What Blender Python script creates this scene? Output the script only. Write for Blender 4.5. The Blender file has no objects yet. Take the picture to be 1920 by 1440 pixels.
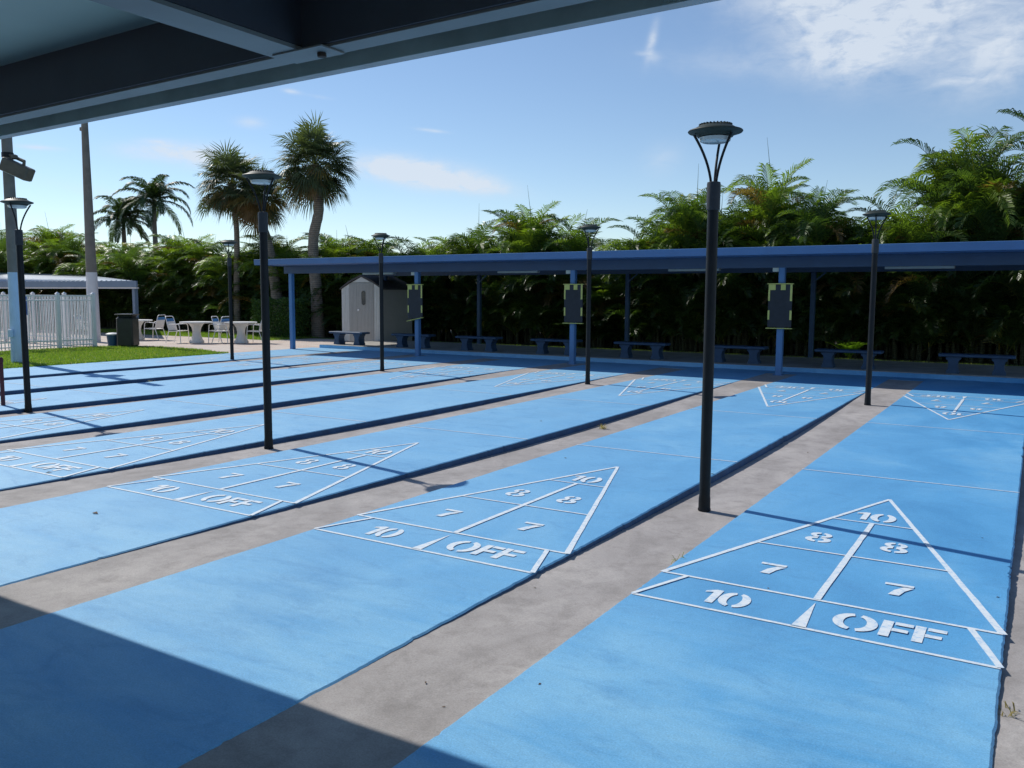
import bpy, math, random
from mathutils import Vector, Matrix
R = math.radians
random.seed(7)
sc = bpy.context.scene
col = sc.collection

# ------------------------------------------------------------------ camera
cam_d = bpy.data.cameras.new("camera")
cam = bpy.data.objects.new("camera", cam_d)
col.objects.link(cam)
YAW, PIT, ROLL = 0.553005854, 0.104865755, 0.00518622
CAM = Vector((1.87321584, -4.32660461, 1.68275743))
fw = Vector((-math.sin(YAW) * math.cos(PIT), math.cos(YAW) * math.cos(PIT), -math.sin(PIT)))
rt = Vector((math.cos(YAW), math.sin(YAW), 0))
up = rt.cross(fw)
r2 = rt * math.cos(ROLL) + up * math.sin(ROLL)
u2 = -rt * math.sin(ROLL) + up * math.cos(ROLL)
m = Matrix((r2, u2, -fw)).transposed().to_4x4()
m.translation = CAM
cam.matrix_world = m
cam_d.sensor_width = 36
cam_d.lens = 1590.7 / 1920 * 36
cam_d.clip_start = 0.05
cam_d.clip_end = 3000
sc.camera = cam

# ------------------------------------------------------------------ sun and sky
SUN_EL = R(45.5)
SH = Vector((math.cos(R(-10.8)), math.sin(R(-10.8)), 0))          # where shadows point
sun_dir = Vector((-SH.x * math.cos(SUN_EL), -SH.y * math.cos(SUN_EL), math.sin(SUN_EL)))
sl = bpy.data.lights.new("sun", 'SUN')
sl.energy = 4.0
sl.angle = R(0.53)
sl.color = (1.0, 0.955, 0.88)
so = bpy.data.objects.new("sun", sl)
so.rotation_euler = sun_dir.to_track_quat('Z', 'Y').to_euler()
so.location = (-10, 0, 20)
col.objects.link(so)

world = bpy.data.worlds.new("World")
sc.world = world
world.use_nodes = True
nt = world.node_tree
nt.nodes.clear()
N, L = nt.nodes.new, nt.links.new
out = N('ShaderNodeOutputWorld')
bg = N('ShaderNodeBackground')
bg.inputs[1].default_value = 0.121
L(bg.outputs[0], out.inputs[0])
sky = N('ShaderNodeTexSky')
sky.sky_type = 'NISHITA'
sky.sun_disc = False
sky.sun_elevation = SUN_EL
sky.sun_rotation = math.atan2(sun_dir.x, sun_dir.y)
sky.altitude = 0
sky.air_density = 0.92
sky.dust_density = 0.05
sky.ozone_density = 2.6


def mth(op, a, b=None, c=None, tree=None, clamp=False):
    t = tree or nt
    n = t.nodes.new('ShaderNodeMath')
    n.operation = op
    n.use_clamp = clamp
    for i, v in enumerate((a, b, c)):
        if v is None:
            continue
        if isinstance(v, (int, float)):
            n.inputs[i].default_value = v
        else:
            t.links.new(v, n.inputs[i])
    return n.outputs[0]


tc = N('ShaderNodeTexCoord')
sp = N('ShaderNodeSeparateXYZ')
L(tc.outputs['Generated'], sp.inputs[0])
az = mth('MULTIPLY', mth('ARCTAN2', sp.outputs[0], sp.outputs[1]), 57.29578)      # degrees, + to the right of +Y
el = mth('MULTIPLY', mth('ARCSINE', sp.outputs[2]), 57.29578)


def px_dir(px, py):
    d = r2 * ((px - 960) / 1590.7) - u2 * ((py - 720) / 1590.7) + fw
    d.normalize()
    return math.degrees(math.atan2(d.x, d.y)), math.degrees(math.asin(d.z))


def blob(a0, e0, ra, re, tilt=0.0):
    da = mth('SUBTRACT', az, a0)
    de = mth('SUBTRACT', el, e0)
    c, s = math.cos(R(tilt)), math.sin(R(tilt))
    x = mth('DIVIDE', mth('ADD', mth('MULTIPLY', da, c), mth('MULTIPLY', de, s)), ra)
    y = mth('DIVIDE', mth('SUBTRACT', mth('MULTIPLY', de, c), mth('MULTIPLY', da, s)), re)
    d = mth('ADD', mth('MULTIPLY', x, x), mth('MULTIPLY', y, y))
    return mth('POWER', 2.718, mth('MULTIPLY', d, -1.0))


def addl(lst):
    r = lst[0]
    for q in lst[1:]:
        r = mth('ADD', r, q)
    return r


def cloud_noise(sx, sy, scale, det, dist=0.0, rough=0.6):
    cv = N('ShaderNodeCombineXYZ')
    L(mth('MULTIPLY', az, sx), cv.inputs[0])
    L(mth('MULTIPLY', el, sy), cv.inputs[1])
    n = N('ShaderNodeTexNoise')
    n.inputs['Scale'].default_value = scale
    n.inputs['Detail'].default_value = det
    n.inputs['Roughness'].default_value = rough
    n.inputs['Distortion'].default_value = dist
    L(cv.outputs[0], n.inputs['Vector'])
    return n.outputs[0]


blobs = []
for (px, py, ra, re, tl, w) in [
        (1720, -10, 6.5, 2.9, 0, 1.15), (1880, 100, 3.2, 2.0, 20, 0.85), (1560, 60, 3.2, 2.3, -30, 0.8), (1470, -10, 4.0, 1.2, 0, 0.5),
        (1660, 90, 3.0, 1.4, 0, 0.7), (1580, 118, 1.3, 0.8, 0, 0.6), (1400, 120, 5, 0.9, -5, 0.30), (1820, 150, 1.8, 0.22, 0, 0.5),
        (1222, 78, 0.26, 1.0, -14, 0.85), (1204, 101, 0.4, 0.14, -4, 0.45), (1226, 106, 0.5, 0.3, -28, 0.45), (1602, 96, 0.28, 0.7, -18, 0.45),
        (800, 328, 3.4, 0.72, -6, 2.2), (730, 312, 1.8, 0.6, 0, 1.4), (880, 343, 2.4, 0.5, -10, 1.6),
        (320, 283, 2.6, 0.5, 3, 1.2), (390, 298, 2.0, 0.6, 0, 0.9), (290, 265, 0.9, 0.15, 0, 0.7), (470, 230, 0.8, 0.3, 0, 0.55),
        (548, 172, 0.5, 0.13, -6, 0.9), (600, 182, 0.6, 0.10, -6, 0.5), (810, 245, 0.8, 0.10, -5, 0.8), (75, 277, 1.0, 0.13, 0, 0.8),
        (1000, 420, 4, 0.7, 0, 0.2), (1240, 300, 1.2, 0.9, 30, 0.3), (180, 360, 2.5, 0.3, -10, 0.4)]:
    a, e = px_dir(px, py)
    blobs.append(mth('MULTIPLY', blob(a, e, ra, re, tl), w))
bm_ = addl(blobs)
n1 = cloud_noise(1.0, 1.7, 0.42, 8, 0.6)
n2 = cloud_noise(1.0, 3.2, 0.9, 9, 0.3, 0.68)
nn = mth('ADD', mth('MULTIPLY', n1, 0.82), mth('MULTIPLY', n2, 0.33))
cl = mth('MULTIPLY', bm_, mth('MULTIPLY', mth('SUBTRACT', nn, 0.30), 2.6, clamp=True), clamp=True)
cl = mth('MULTIPLY', cl, 0.86)
mix = N('ShaderNodeMixRGB')
L(cl, mix.inputs[0])
hz = N('ShaderNodeHueSaturation')
hz.inputs['Saturation'].default_value = 1.0
L(sky.outputs[0], hz.inputs['Color'])
L(hz.outputs[0], mix.inputs[1])
mix.inputs[2].default_value = (5.9, 6.5, 7.3, 1)
L(mix.outputs[0], bg.inputs[0])

sc.view_settings.view_transform = 'Standard'
sc.view_settings.look = 'None'
sc.view_settings.gamma = 1
sc.view_settings.exposure = 0.0

# ------------------------------------------------------------------ materials
def new_mat(name):
    mt = bpy.data.materials.new(name)
    mt.use_nodes = True
    t = mt.node_tree
    return mt, t, t.nodes['Principled BSDF']


def noise_node(t, scale, det=4, rough=0.55, vec=None, dist=0.0, sc3=None):
    n = t.nodes.new('ShaderNodeTexNoise')
    n.inputs['Scale'].default_value = scale
    n.inputs['Detail'].default_value = det
    n.inputs['Roughness'].default_value = rough
    n.inputs['Distortion'].default_value = dist
    if sc3:
        mp = t.nodes.new('ShaderNodeMapping')
        mp.inputs['Scale'].default_value = sc3
        t.links.new(vec, mp.inputs[0])
        vec = mp.outputs[0]
    if vec is not None:
        t.links.new(vec, n.inputs['Vector'])
    return n.outputs[0]


def ramp(t, fac, stops):
    r = t.nodes.new('ShaderNodeValToRGB')
    e = r.color_ramp.elements
    e[0].position, e[0].color = stops[0][0], (*stops[0][1], 1)
    e[1].position, e[1].color = stops[-1][0], (*stops[-1][1], 1)
    for p, c in stops[1:-1]:
        k = e.new(p)
        k.color = (*c, 1)
    t.links.new(fac, r.inputs[0])
    return r.outputs[0]


def mixc(t, fac, a, b, mode='MIX'):
    n = t.nodes.new('ShaderNodeMixRGB')
    n.blend_type = mode
    for i, v in ((0, fac), (1, a), (2, b)):
        if isinstance(v, (int, float)):
            n.inputs[i].default_value = v
        elif isinstance(v, tuple):
            n.inputs[i].default_value = (*v, 1)
        else:
            t.links.new(v, n.inputs[i])
    return n.outputs[0]


def coord(t):
    g = t.nodes.new('ShaderNodeNewGeometry')
    return g.outputs['Position']


def bump(t, p, h, strength=0.3, dist=0.01):
    b = t.nodes.new('ShaderNodeBump')
    b.inputs['Strength'].default_value = strength
    b.inputs['Distance'].default_value = dist
    t.links.new(h, b.inputs['Height'])
    t.links.new(b.outputs[0], p.inputs['Normal'])


def simple(name, c, rough=0.5, var=0.15, scale=6, metal=0.0, bmp=0.0, spec=0.5, bscale=60, obj=True):
    mt, t, p = new_mat(name)
    tcn = t.nodes.new('ShaderNodeTexCoord')
    v = tcn.outputs['Object'] if obj else coord(t)
    n = noise_node(t, scale, 5, 0.6, v)
    lo = tuple(max(0, k * (1 - var)) for k in c)
    hi = tuple(min(1, k * (1 + var)) for k in c)
    t.links.new(ramp(t, n, [(0.3, lo), (0.7, hi)]), p.inputs['Base Color'])
    p.inputs['Roughness'].default_value = rough
    p.inputs['Metallic'].default_value = metal
    p.inputs['Specular IOR Level'].default_value = spec
    if bmp:
        bump(t, p, noise_node(t, bscale, 4, 0.6, v), bmp, 0.004)
    return mt


M = {}
# blue court paint: mottled, worn paler where people stand and rub, with fine grit
mt, t, p = new_mat('court_paint')
v = coord(t)
big = noise_node(t, 0.8, 6, 0.62, v, 0.5, (1.0, 0.7, 1))
brush = noise_node(t, 1.6, 7, 0.66, v, 0.4, (0.6, 2.0, 1))
fine = noise_node(t, 120, 4, 0.85, v)
med = noise_node(t, 26, 5, 0.75, v)
c = ramp(t, big, [(0.34, (0.072, 0.285, 0.55)), (0.5, (0.100, 0.350, 0.635)), (0.68, (0.175, 0.435, 0.685))])
sy = t.nodes.new('ShaderNodeSeparateXYZ')
t.links.new(v, sy.inputs[0])
# the standing area beyond the base line is scuffed and dusty
wear = t.nodes.new('ShaderNodeMapRange')
wear.inputs[1].default_value = 0.15
wear.inputs[2].default_value = -1.0
t.links.new(sy.outputs[1], wear.inputs[0])
veil_left = t.nodes.new('ShaderNodeMapRange')                      # lens flare veil painted into the colour, paler towards the left courts
veil_left.inputs[1].default_value = 1.5
veil_left.inputs[2].default_value = -6.5
t.links.new(sy.outputs[0], veil_left.inputs[0])
wf = mth('MULTIPLY', mth('MULTIPLY', wear.outputs[0], mth('MULTIPLY', mth('SUBTRACT', brush, 0.36, tree=t), 3.4, tree=t, clamp=True), tree=t),
         0.75, tree=t, clamp=True)
c = mixc(t, wf, c, (0.23, 0.49, 0.70))
c = mixc(t, mth('MULTIPLY', mth('MULTIPLY', veil_left.outputs[0], mth('ADD', 0.35, brush, tree=t), tree=t), 0.80, tree=t, clamp=True), c, (0.27, 0.51, 0.71))
scuff = noise_node(t, 2.3, 8, 0.75, v, 1.2, (0.8, 1.6, 1))
c = mixc(t, mth('MULTIPLY', mth('SUBTRACT', scuff, 0.52, tree=t, clamp=True), 3.0, tree=t, clamp=True), c, (0.082, 0.26, 0.50))
c = mixc(t, 1.0, c, ramp(t, fine, [(0.32, (0.74, 0.76, 0.78)), (0.68, (1.24, 1.22, 1.20))]), 'MULTIPLY')
c = mixc(t, 1.0, c, ramp(t, med, [(0.3, (0.94, 0.94, 0.94)), (0.7, (1.06, 1.06, 1.06))]), 'MULTIPLY')
t.links.new(c, p.inputs['Base Color'])
p.inputs['Roughness'].default_value = 0.62
p.inputs['Specular IOR Level'].default_value = 0.35
bump(t, p, fine, 0.25, 0.002)
M['court'] = mt

M['court_side_shaded'] = simple('court_side_shaded', (0.028, 0.085, 0.19), 0.7, 0.25, 6, bmp=0.2, obj=False)  # side faces coloured darker to carry the shade of the step

# bare grey alley concrete
mt, t, p = new_mat('alley_concrete')
v = coord(t)
a = noise_node(t, 1.3, 7, 0.65, v, 0.6, (1, 0.6, 1))
b = noise_node(t, 6, 8, 0.7, v, 0.3)
f = noise_node(t, 110, 5, 0.85, v)
c = ramp(t, a, [(0.32, (0.265, 0.245, 0.235)), (0.5, (0.355, 0.33, 0.318)), (0.68, (0.45, 0.42, 0.40))])
c = mixc(t, mth('MULTIPLY', mth('SUBTRACT', b, 0.47, tree=t, clamp=True), 2.4, tree=t, clamp=True), c, (0.19, 0.175, 0.165))
c = mixc(t, 1.0, c, ramp(t, f, [(0.32, (0.78, 0.78, 0.78)), (0.68, (1.22, 1.22, 1.22))]), 'MULTIPLY')
t.links.new(c, p.inputs['Base Color'])
p.inputs['Roughness'].default_value = 0.85
bump(t, p, f, 0.4, 0.003)
M['alley'] = mt

# white line paint, thin in places
mt, t, p = new_mat('line_paint')
v = coord(t)
w = noise_node(t, 24, 8, 0.8, v)
sx = t.nodes.new('ShaderNodeSeparateXYZ')
t.links.new(v, sx.inputs[0])
c = ramp(t, w, [(0.37, (0.36, 0.54, 0.74)), (0.49, (0.66, 0.73, 0.78)), (0.7, (0.76, 0.80, 0.82))])
t.links.new(c, p.inputs['Base Color'])
p.inputs['Roughness'].default_value = 0.6
M['line'] = mt

# plain concrete slab under the shelters
M['slab'] = simple('slab_concrete', (0.36, 0.34, 0.31), 0.85, 0.22, 2.5, bmp=0.3, bscale=150, obj=False)
M['kerb'] = simple('pale_kerb', (0.5, 0.48, 0.44), 0.85, 0.2, 5, bmp=0.3, obj=False)

# beige brick pavers
mt, t, p = new_mat('pavers')
v = coord(t)
br = t.nodes.new('ShaderNodeTexBrick')
br.inputs['Scale'].default_value = 4.5
br.inputs['Color1'].default_value = (0.62, 0.47, 0.39, 1)
br.inputs['Color2'].default_value = (0.52, 0.42, 0.36, 1)
br.inputs['Mortar'].default_value = (0.36, 0.31, 0.27, 1)
br.inputs['Mortar Size'].default_value = 0.02
t.links.new(v, br.inputs['Vector'])
n = noise_node(t, 1.2, 6, 0.6, v)
c = mixc(t, ramp(t, n, [(0.4, (0, 0, 0)), (0.62, (0.7, 0.7, 0.7))]), br.outputs[0], (0.60, 0.55, 0.49))
t.links.new(c, p.inputs['Base Color'])
p.inputs['Roughness'].default_value = 0.85
M['pavers'] = mt

mt, t, p = new_mat('turf')
v = coord(t)
n = noise_node(t, 3.0, 8, 0.75, v)
n_f = noise_node(t, 70, 4, 0.8, v)
c = ramp(t, n, [(0.3, (0.085, 0.15, 0.02)), (0.5, (0.13, 0.23, 0.03)), (0.72, (0.22, 0.31, 0.06))])
c = mixc(t, 1.0, c, ramp(t, n_f, [(0.3, (0.6, 0.6, 0.6)), (0.7, (1.3, 1.3, 1.3))]), 'MULTIPLY')
t.links.new(c, p.inputs['Base Color'])
p.inputs['Roughness'].default_value = 0.8
bump(t, p, n_f, 0.6, 0.02)
M['turf'] = mt
M['soil'] = simple('soil', (0.07, 0.055, 0.035), 0.95, 0.35, 3, bmp=0.5, bscale=20, obj=False)

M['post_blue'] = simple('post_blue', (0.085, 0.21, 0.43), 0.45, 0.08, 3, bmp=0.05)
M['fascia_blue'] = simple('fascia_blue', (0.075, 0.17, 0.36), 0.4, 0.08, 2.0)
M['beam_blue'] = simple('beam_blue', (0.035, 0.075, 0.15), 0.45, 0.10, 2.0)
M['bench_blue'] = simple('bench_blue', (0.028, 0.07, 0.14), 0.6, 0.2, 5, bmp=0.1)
M['deck_under'] = simple('deck_under', (0.56, 0.66, 0.57), 0.55, 0.08, 0.8)
M['near_beam'] = simple('near_beam', (0.30, 0.33, 0.33), 0.55, 0.14, 3, bmp=0.1)
M['gutter_grey'] = simple('gutter_grey', (0.46, 0.46, 0.46), 0.6, 0.16, 4, bmp=0.1)
M['near_beam_shaded'] = simple('near_beam_shaded', (0.085, 0.095, 0.12), 0.55, 0.10, 3)  # webs of beam and rafters: under-roof shade put into a darker colour
M['rust'] = simple('rusty_bolt', (0.07, 0.05, 0.04), 0.8, 0.3, 20)
M['black_metal'] = simple('black_metal', (0.010, 0.011, 0.013), 0.45, 0.25, 8, bmp=0.05, spec=0.25)
M['collar'] = simple('collar_metal', (0.04, 0.042, 0.046), 0.55, 0.2, 9, spec=0.3)
M['lamp_green'] = simple('lamp_top', (0.028, 0.038, 0.030), 0.5, 0.2, 9, spec=0.25)
M['lens'] = simple('lens', (0.55, 0.60, 0.60), 0.15, 0.05, 9)
M['white_paint'] = simple('white_paint', (0.82, 0.82, 0.82), 0.4, 0.06, 4)
M['strap_white'] = simple('strap_white', (0.85, 0.83, 0.80), 0.5, 0.04, 4)
M['strap_blue'] = simple('strap_blue', (0.07, 0.23, 0.50), 0.45, 0.1, 4)
M['table_white'] = simple('table_white', (0.72, 0.71, 0.68), 0.5, 0.08, 5, bmp=0.1)
M['pole_conc'] = simple('pole_concrete', (0.19, 0.175, 0.155), 0.85, 0.18, 4, bmp=0.3)
M['pole_blue'] = simple('pole_blue_paint', (0.50, 0.64, 0.80), 0.6, 0.1, 2.5, bmp=0.1)
M['pole_white'] = simple('pole_white_paint', (0.62, 0.63, 0.66), 0.6, 0.08, 2.5, bmp=0.1)
M['flood'] = simple('flood_housing', (0.10, 0.085, 0.06), 0.5, 0.2, 6)
M['slate'] = simple('slate', (0.018, 0.021, 0.03), 0.6, 0.25, 8)
M['yellow'] = simple('yellow_trim', (0.60, 0.58, 0.16), 0.55, 0.1, 8)
M['shed_wall'] = simple('shed_wall', (0.36, 0.36, 0.345), 0.6, 0.06, 5)
M['shed_light'] = simple('shed_trim', (0.56, 0.57, 0.55), 0.6, 0.05, 5)
M['shed_roof'] = simple('shed_roof', (0.055, 0.05, 0.05), 0.8, 0.25, 12, bmp=0.3)
M['shed_window'] = simple('shed_window', (0.03, 0.035, 0.04), 0.2, 0.1, 4)
M['bin_green'] = simple('bin_green', (0.012, 0.018, 0.016), 0.35, 0.2, 5)
M['bucket_blue'] = simple('bucket_blue', (0.03, 0.10, 0.20), 0.4, 0.1, 5)
M['canopy_roof'] = simple('canopy_roof', (0.40, 0.44, 0.50), 0.35, 0.08, 2, metal=0.3)
M['canopy_edge'] = simple('canopy_edge', (0.13, 0.19, 0.28), 0.5, 0.08, 2)
M['sign_blue'] = simple('sign_blue', (0.03, 0.10, 0.38), 0.4, 0.1, 3)
M['maroon'] = simple('maroon', (0.09, 0.012, 0.02), 0.5, 0.1, 3)
M['leaf_dry'] = simple('leaf_dry', (0.10, 0.06, 0.03), 0.8, 0.3, 20)
M['straw'] = simple('straw', (0.36, 0.27, 0.12), 0.8, 0.3, 20)
M['tube'] = simple('light_cover', (0.55, 0.58, 0.52), 0.4, 0.05, 3)


def trunk_mat(name, c1, c2, sc_):
    mt, t, p = new_mat(name)
    tcn = t.nodes.new('ShaderNodeTexCoord')
    w = t.nodes.new('ShaderNodeTexWave')
    w.bands_direction = 'Z'
    w.inputs['Scale'].default_value = sc_
    w.inputs['Distortion'].default_value = 2.5
    w.inputs['Detail'].default_value = 4
    w.inputs['Detail Scale'].default_value = 3
    t.links.new(tcn.outputs['Object'], w.inputs[0])
    n = noise_node(t, 5, 6, 0.7, tcn.outputs['Object'])
    c = mixc(t, w.outputs[1], c1, c2)
    c = mixc(t, 1.0, c, ramp(t, n, [(0.3, (0.7, 0.7, 0.7)), (0.7, (1.2, 1.2, 1.2))]), 'MULTIPLY')
    t.links.new(c, p.inputs['Base Color'])
    p.inputs['Roughness'].default_value = 0.85
    bump(t, p, w.outputs[1], 0.5, 0.02)
    return mt


M['trunk'] = trunk_mat('palm_trunk', (0.17, 0.14, 0.11), (0.27, 0.23, 0.19), 4.0)
M['cane'] = trunk_mat('palm_cane', (0.045, 0.055, 0.025), (0.09, 0.09, 0.045), 6.0)


def leaf_mat(name, trans, gloss_rough=0.32, spec=0.5):
    """leaf colour comes per vertex from the 'tint' attribute (green, yellow-green, dead brown leaves)"""
    mt, t, p = new_mat(name)
    at = t.nodes.new('ShaderNodeAttribute')
    at.attribute_name = 'tint'
    t.links.new(at.outputs['Color'], p.inputs['Base Color'])
    p.inputs['Roughness'].default_value = gloss_rough
    p.inputs['Specular IOR Level'].default_value = spec
    tr = t.nodes.new('ShaderNodeBsdfTranslucent')
    c = mixc(t, 1.0, at.outputs['Color'], (1.9, 2.1, 0.7), 'MULTIPLY')
    t.links.new(c, tr.inputs[0])
    ms = t.nodes.new('ShaderNodeMixShader')
    ms.inputs[0].default_value = trans
    o = t.nodes['Material Output']
    t.links.new(p.outputs[0], ms.inputs[1])
    t.links.new(tr.outputs[0], ms.inputs[2])
    t.links.new(ms.outputs[0], o.inputs[0])
    return mt


M['areca'] = leaf_mat('areca_leaf', 0.38, 0.40, 0.45)
M['fan'] = leaf_mat('fan_leaf', 0.25, 0.45, 0.4)
M['grass'] = leaf_mat('grass_blade', 0.35, 0.5)


# ------------------------------------------------------------------ mesh builder
class MB:
    def __init__(s):
        s.v, s.f, s.c, s.tint = [], [], [], None

    def add(s, vs, fs, tint=None):
        o = len(s.v)
        s.v += [tuple(q) for q in vs]
        s.f += [tuple(o + i for i in q) for q in fs]
        if tint is not None:
            s.c += [tint] * len(vs)
        return s

    def box(s, x0, x1, y0, y1, z0, z1, M_=None):
        vs = [Vector(q) for q in ((x0, y0, z0), (x1, y0, z0), (x1, y1, z0), (x0, y1, z0), (x0, y0, z1), (x1, y0, z1), (x1, y1, z1), (x0, y1, z1))]
        if M_ is not None:
            vs = [M_ @ q for q in vs]
        return s.add(vs, [(0, 3, 2, 1), (4, 5, 6, 7), (0, 1, 5, 4), (1, 2, 6, 5), (2, 3, 7, 6), (3, 0, 4, 7)])

    def bbox(s, x0, x1, y0, y1, z0, z1, b=0.01, M_=None):
        """box with chamfered vertical edges and top"""
        def ring(z, i):
            return [(x0 + i, y0 + i + b, z), (x0 + i + b, y0 + i, z), (x1 - i - b, y0 + i, z), (x1 - i, y0 + i + b, z),
                    (x1 - i, y1 - i - b, z), (x1 - i - b, y1 - i, z), (x0 + i + b, y1 - i, z), (x0 + i, y1 - i - b, z)]
        vs = ring(z0 + b, 0) + ring(z1 - b, 0) + ring(z1, b) + ring(z0, b)
        vs = [Vector(q) for q in vs]
        if M_ is not None:
            vs = [M_ @ q for q in vs]
        fs = []
        for k in range(8):
            j = (k + 1) % 8
            fs += [(k, j, 8 + j, 8 + k), (8 + k, 8 + j, 16 + j, 16 + k), (24 + k, 24 + j, j, k)]
        fs += [tuple(range(16, 24)), tuple(reversed(range(24, 32)))]
        return s.add(vs, fs)

    def tube(s, pts, rad, n=10, cap=True):
        pts = [Vector(q) for q in pts]
        rads = rad if isinstance(rad, (list, tuple)) else [rad] * len(pts)
        vs, fs = [], []
        prev = None
        for i, q in enumerate(pts):
            d = (pts[min(i + 1, len(pts) - 1)] - pts[max(i - 1, 0)])
            if d.length < 1e-9:
                d = Vector((0, 0, 1))
            d.normalize()
            a = prev if prev is not None else (Vector((1, 0, 0)) if abs(d.x) < 0.9 else Vector((0, 1, 0)))
            a = (a - d * a.dot(d)).normalized()
            b = d.cross(a)
            prev = a
            for k in range(n):
                an = 2 * math.pi * k / n
                vs.append(q + (a * math.cos(an) + b * math.sin(an)) * rads[i])
        for i in range(len(pts) - 1):
            for k in range(n):
                j = (k + 1) % n
                fs.append((i * n + k, i * n + j, (i + 1) * n + j, (i + 1) * n + k))
        if cap:
            fs.append(tuple(reversed(range(n))))
            fs.append(tuple((len(pts) - 1) * n + k for k in range(n)))
        return s.add(vs, fs)

    def lathe(s, prof, n=28, c=(0, 0, 0)):
        vs, fs = [], []
        for (r_, z) in prof:
            for k in range(n):
                a = 2 * math.pi * k / n
                vs.append((c[0] + r_ * math.cos(a), c[1] + r_ * math.sin(a), c[2] + z))
        for i in range(len(prof) - 1):
            for k in range(n):
                j = (k + 1) % n
                fs.append((i * n + k, i * n + j, (i + 1) * n + j, (i + 1) * n + k))
        fs.append(tuple(reversed(range(n))))
        fs.append(tuple((len(prof) - 1) * n + k for k in range(n)))
        return s.add(vs, fs)

    def build(s, name, mat, parent=None, smooth=False, loc=None):
        me = bpy.data.meshes.new(name)
        me.from_pydata(s.v, [], s.f)
        me.materials.append(mat)
        if s.c:
            ca = me.color_attributes.new('tint', 'FLOAT_COLOR', 'POINT')
            flat = []
            for q in s.c:
                flat += [q[0], q[1], q[2], 1.0]
            ca.data.foreach_set('color', flat)
        me.update()
        if smooth:
            me.polygons.foreach_set('use_smooth', [True] * len(me.polygons))
            try:
                me.set_sharp_from_angle(angle=R(40))
            except Exception:
                pass
        o = bpy.data.objects.new(name, me)
        col.objects.link(o)
        if parent is not None:
            o.parent = parent
        if loc is not None:
            o.location = loc
        return o


def tag(o, label=None, cat=None, group=None, kind=None):
    if label:
        o['label'] = label
    if cat:
        o['category'] = cat
    if group:
        o['group'] = group
    if kind:
        o['kind'] = kind
    return o


def empty(name, loc, rz=0.0):
    o = bpy.data.objects.new(name, None)
    o.empty_display_size = 0.2
    o.location = loc
    o.rotation_euler = (0, 0, rz)
    col.objects.link(o)
    return o


def copy_tree(o, parent=None):
    c = o.copy()
    col.objects.link(c)
    c.parent = parent
    for ch in [q for q in bpy.data.objects if q.parent == o]:
        copy_tree(ch, c)
    return c


# ------------------------------------------------------------------ the setting
CL = {1: (0.0, 1.83), 2: (-2.47, -0.64), 3: (-4.95, -3.12), 4: (-7.44, -5.61), 5: (-9.94, -8.11), 6: (-12.43, -10.60), 7: (-14.90, -13.07), 8: (-17.5, -15.47), 0: (2.47, 4.30)}
Y0, Y1 = -3.7, 15.1
XL, XR = -17.5, 4.95


def struct(name, mb, mat, smooth=False):
    o = mb.build(name, mat, smooth=smooth)
    o['kind'] = 'structure'
    return o


# ground sheet to the horizon, open only where the courts and drained alleys sit
g = MB()
B_ = 1500
z = -0.02
for (a, b, c_, d) in ((-B_, XL, -B_, B_), (XR, B_, -B_, B_), (XL, XR, -B_, Y0), (XL, XR, Y1, B_)):
    g.add([(a, c_, z), (b, c_, z), (b, d, z), (a, d, z)], [(0, 1, 2, 3)])
struct('ground', g, M['soil'])


def edge_y():
    ys, y = [], Y0
    while y < Y1:
        ys.append(y)
        y += 0.025 if y < 4 else 0.10
    ys.append(Y1)
    return ys


ys = edge_y()
rj = random.Random(3)


def jag(seed):
    r_ = random.Random(seed)
    o_, val = [], 0
    for y in ys:
        val = 0.5 * val + r_.uniform(-1, 1) * (0.0026 if y < 3 else 0.002)
        chip = -r_.uniform(0.006, 0.016) if r_.random() < (0.035 if y < 2 else 0.01) else 0
        o_.append(val + chip)
    return o_


for n_, (xa, xb) in sorted(CL.items()):
    ja, jb = jag(n_ * 7 + 1), jag(n_ * 7 + 2)
    vs, fs = [], []
    for i, y in enumerate(ys):
        A_, B2 = xa + (-ja[i] * 0.6 if n_ != 8 else 0), xb + jb[i]
        vs += [(A_ - 0.004, y, -0.3), (A_, y, -0.006), (A_ + 0.008, y, 0), (B2 - 0.010, y, 0), (B2, y, -0.008), (B2 + 0.006, y, -0.3)]
    for i in range(len(ys) - 1):
        k, l = i * 6, i * 6 + 6
        for j in range(5):
            fs.append((k + j, k + j + 1, l + j + 1, l + j))
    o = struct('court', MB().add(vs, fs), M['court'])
    o.data.materials.append(M['court_side_shaded'])
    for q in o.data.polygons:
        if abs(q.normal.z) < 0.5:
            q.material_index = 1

# alleys: concrete gutters that dip towards their middle
order = [8, 7, 6, 5, 4, 3, 2, 1, 0]


def dip(y):
    u = (y - 5.2) / 8.1
    return -0.004 - (0.074 * math.cos(u * math.pi / 2) ** 2 if abs(u) < 1 else 0)


gaps = [(CL[order[i]][1], CL[order[i + 1]][0]) for i in range(8)] + [(CL[0][1], XR)]
for (a, b) in gaps:
    vs, fs = [], []
    yy = [Y0 + (14.45 - Y0) * i / 60 for i in range(61)]
    for y in yy:
        zz = dip(y)
        vs += [(a - 0.02, y, zz), ((a + b) / 2, y, zz - 0.004), (b + 0.02, y, zz)]
    for i in range(60):
        fs += [(i * 3, i * 3 + 1, i * 3 + 4, i * 3 + 3), (i * 3 + 1, i * 3 + 2, i * 3 + 5, i * 3 + 4)]
    struct('alley', MB().add(vs, fs), M['alley'], True)
    struct('court_end', MB().box(a + 0.007, b - 0.003, 14.45, Y1, -0.3, -0.003), M['court'])


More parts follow.
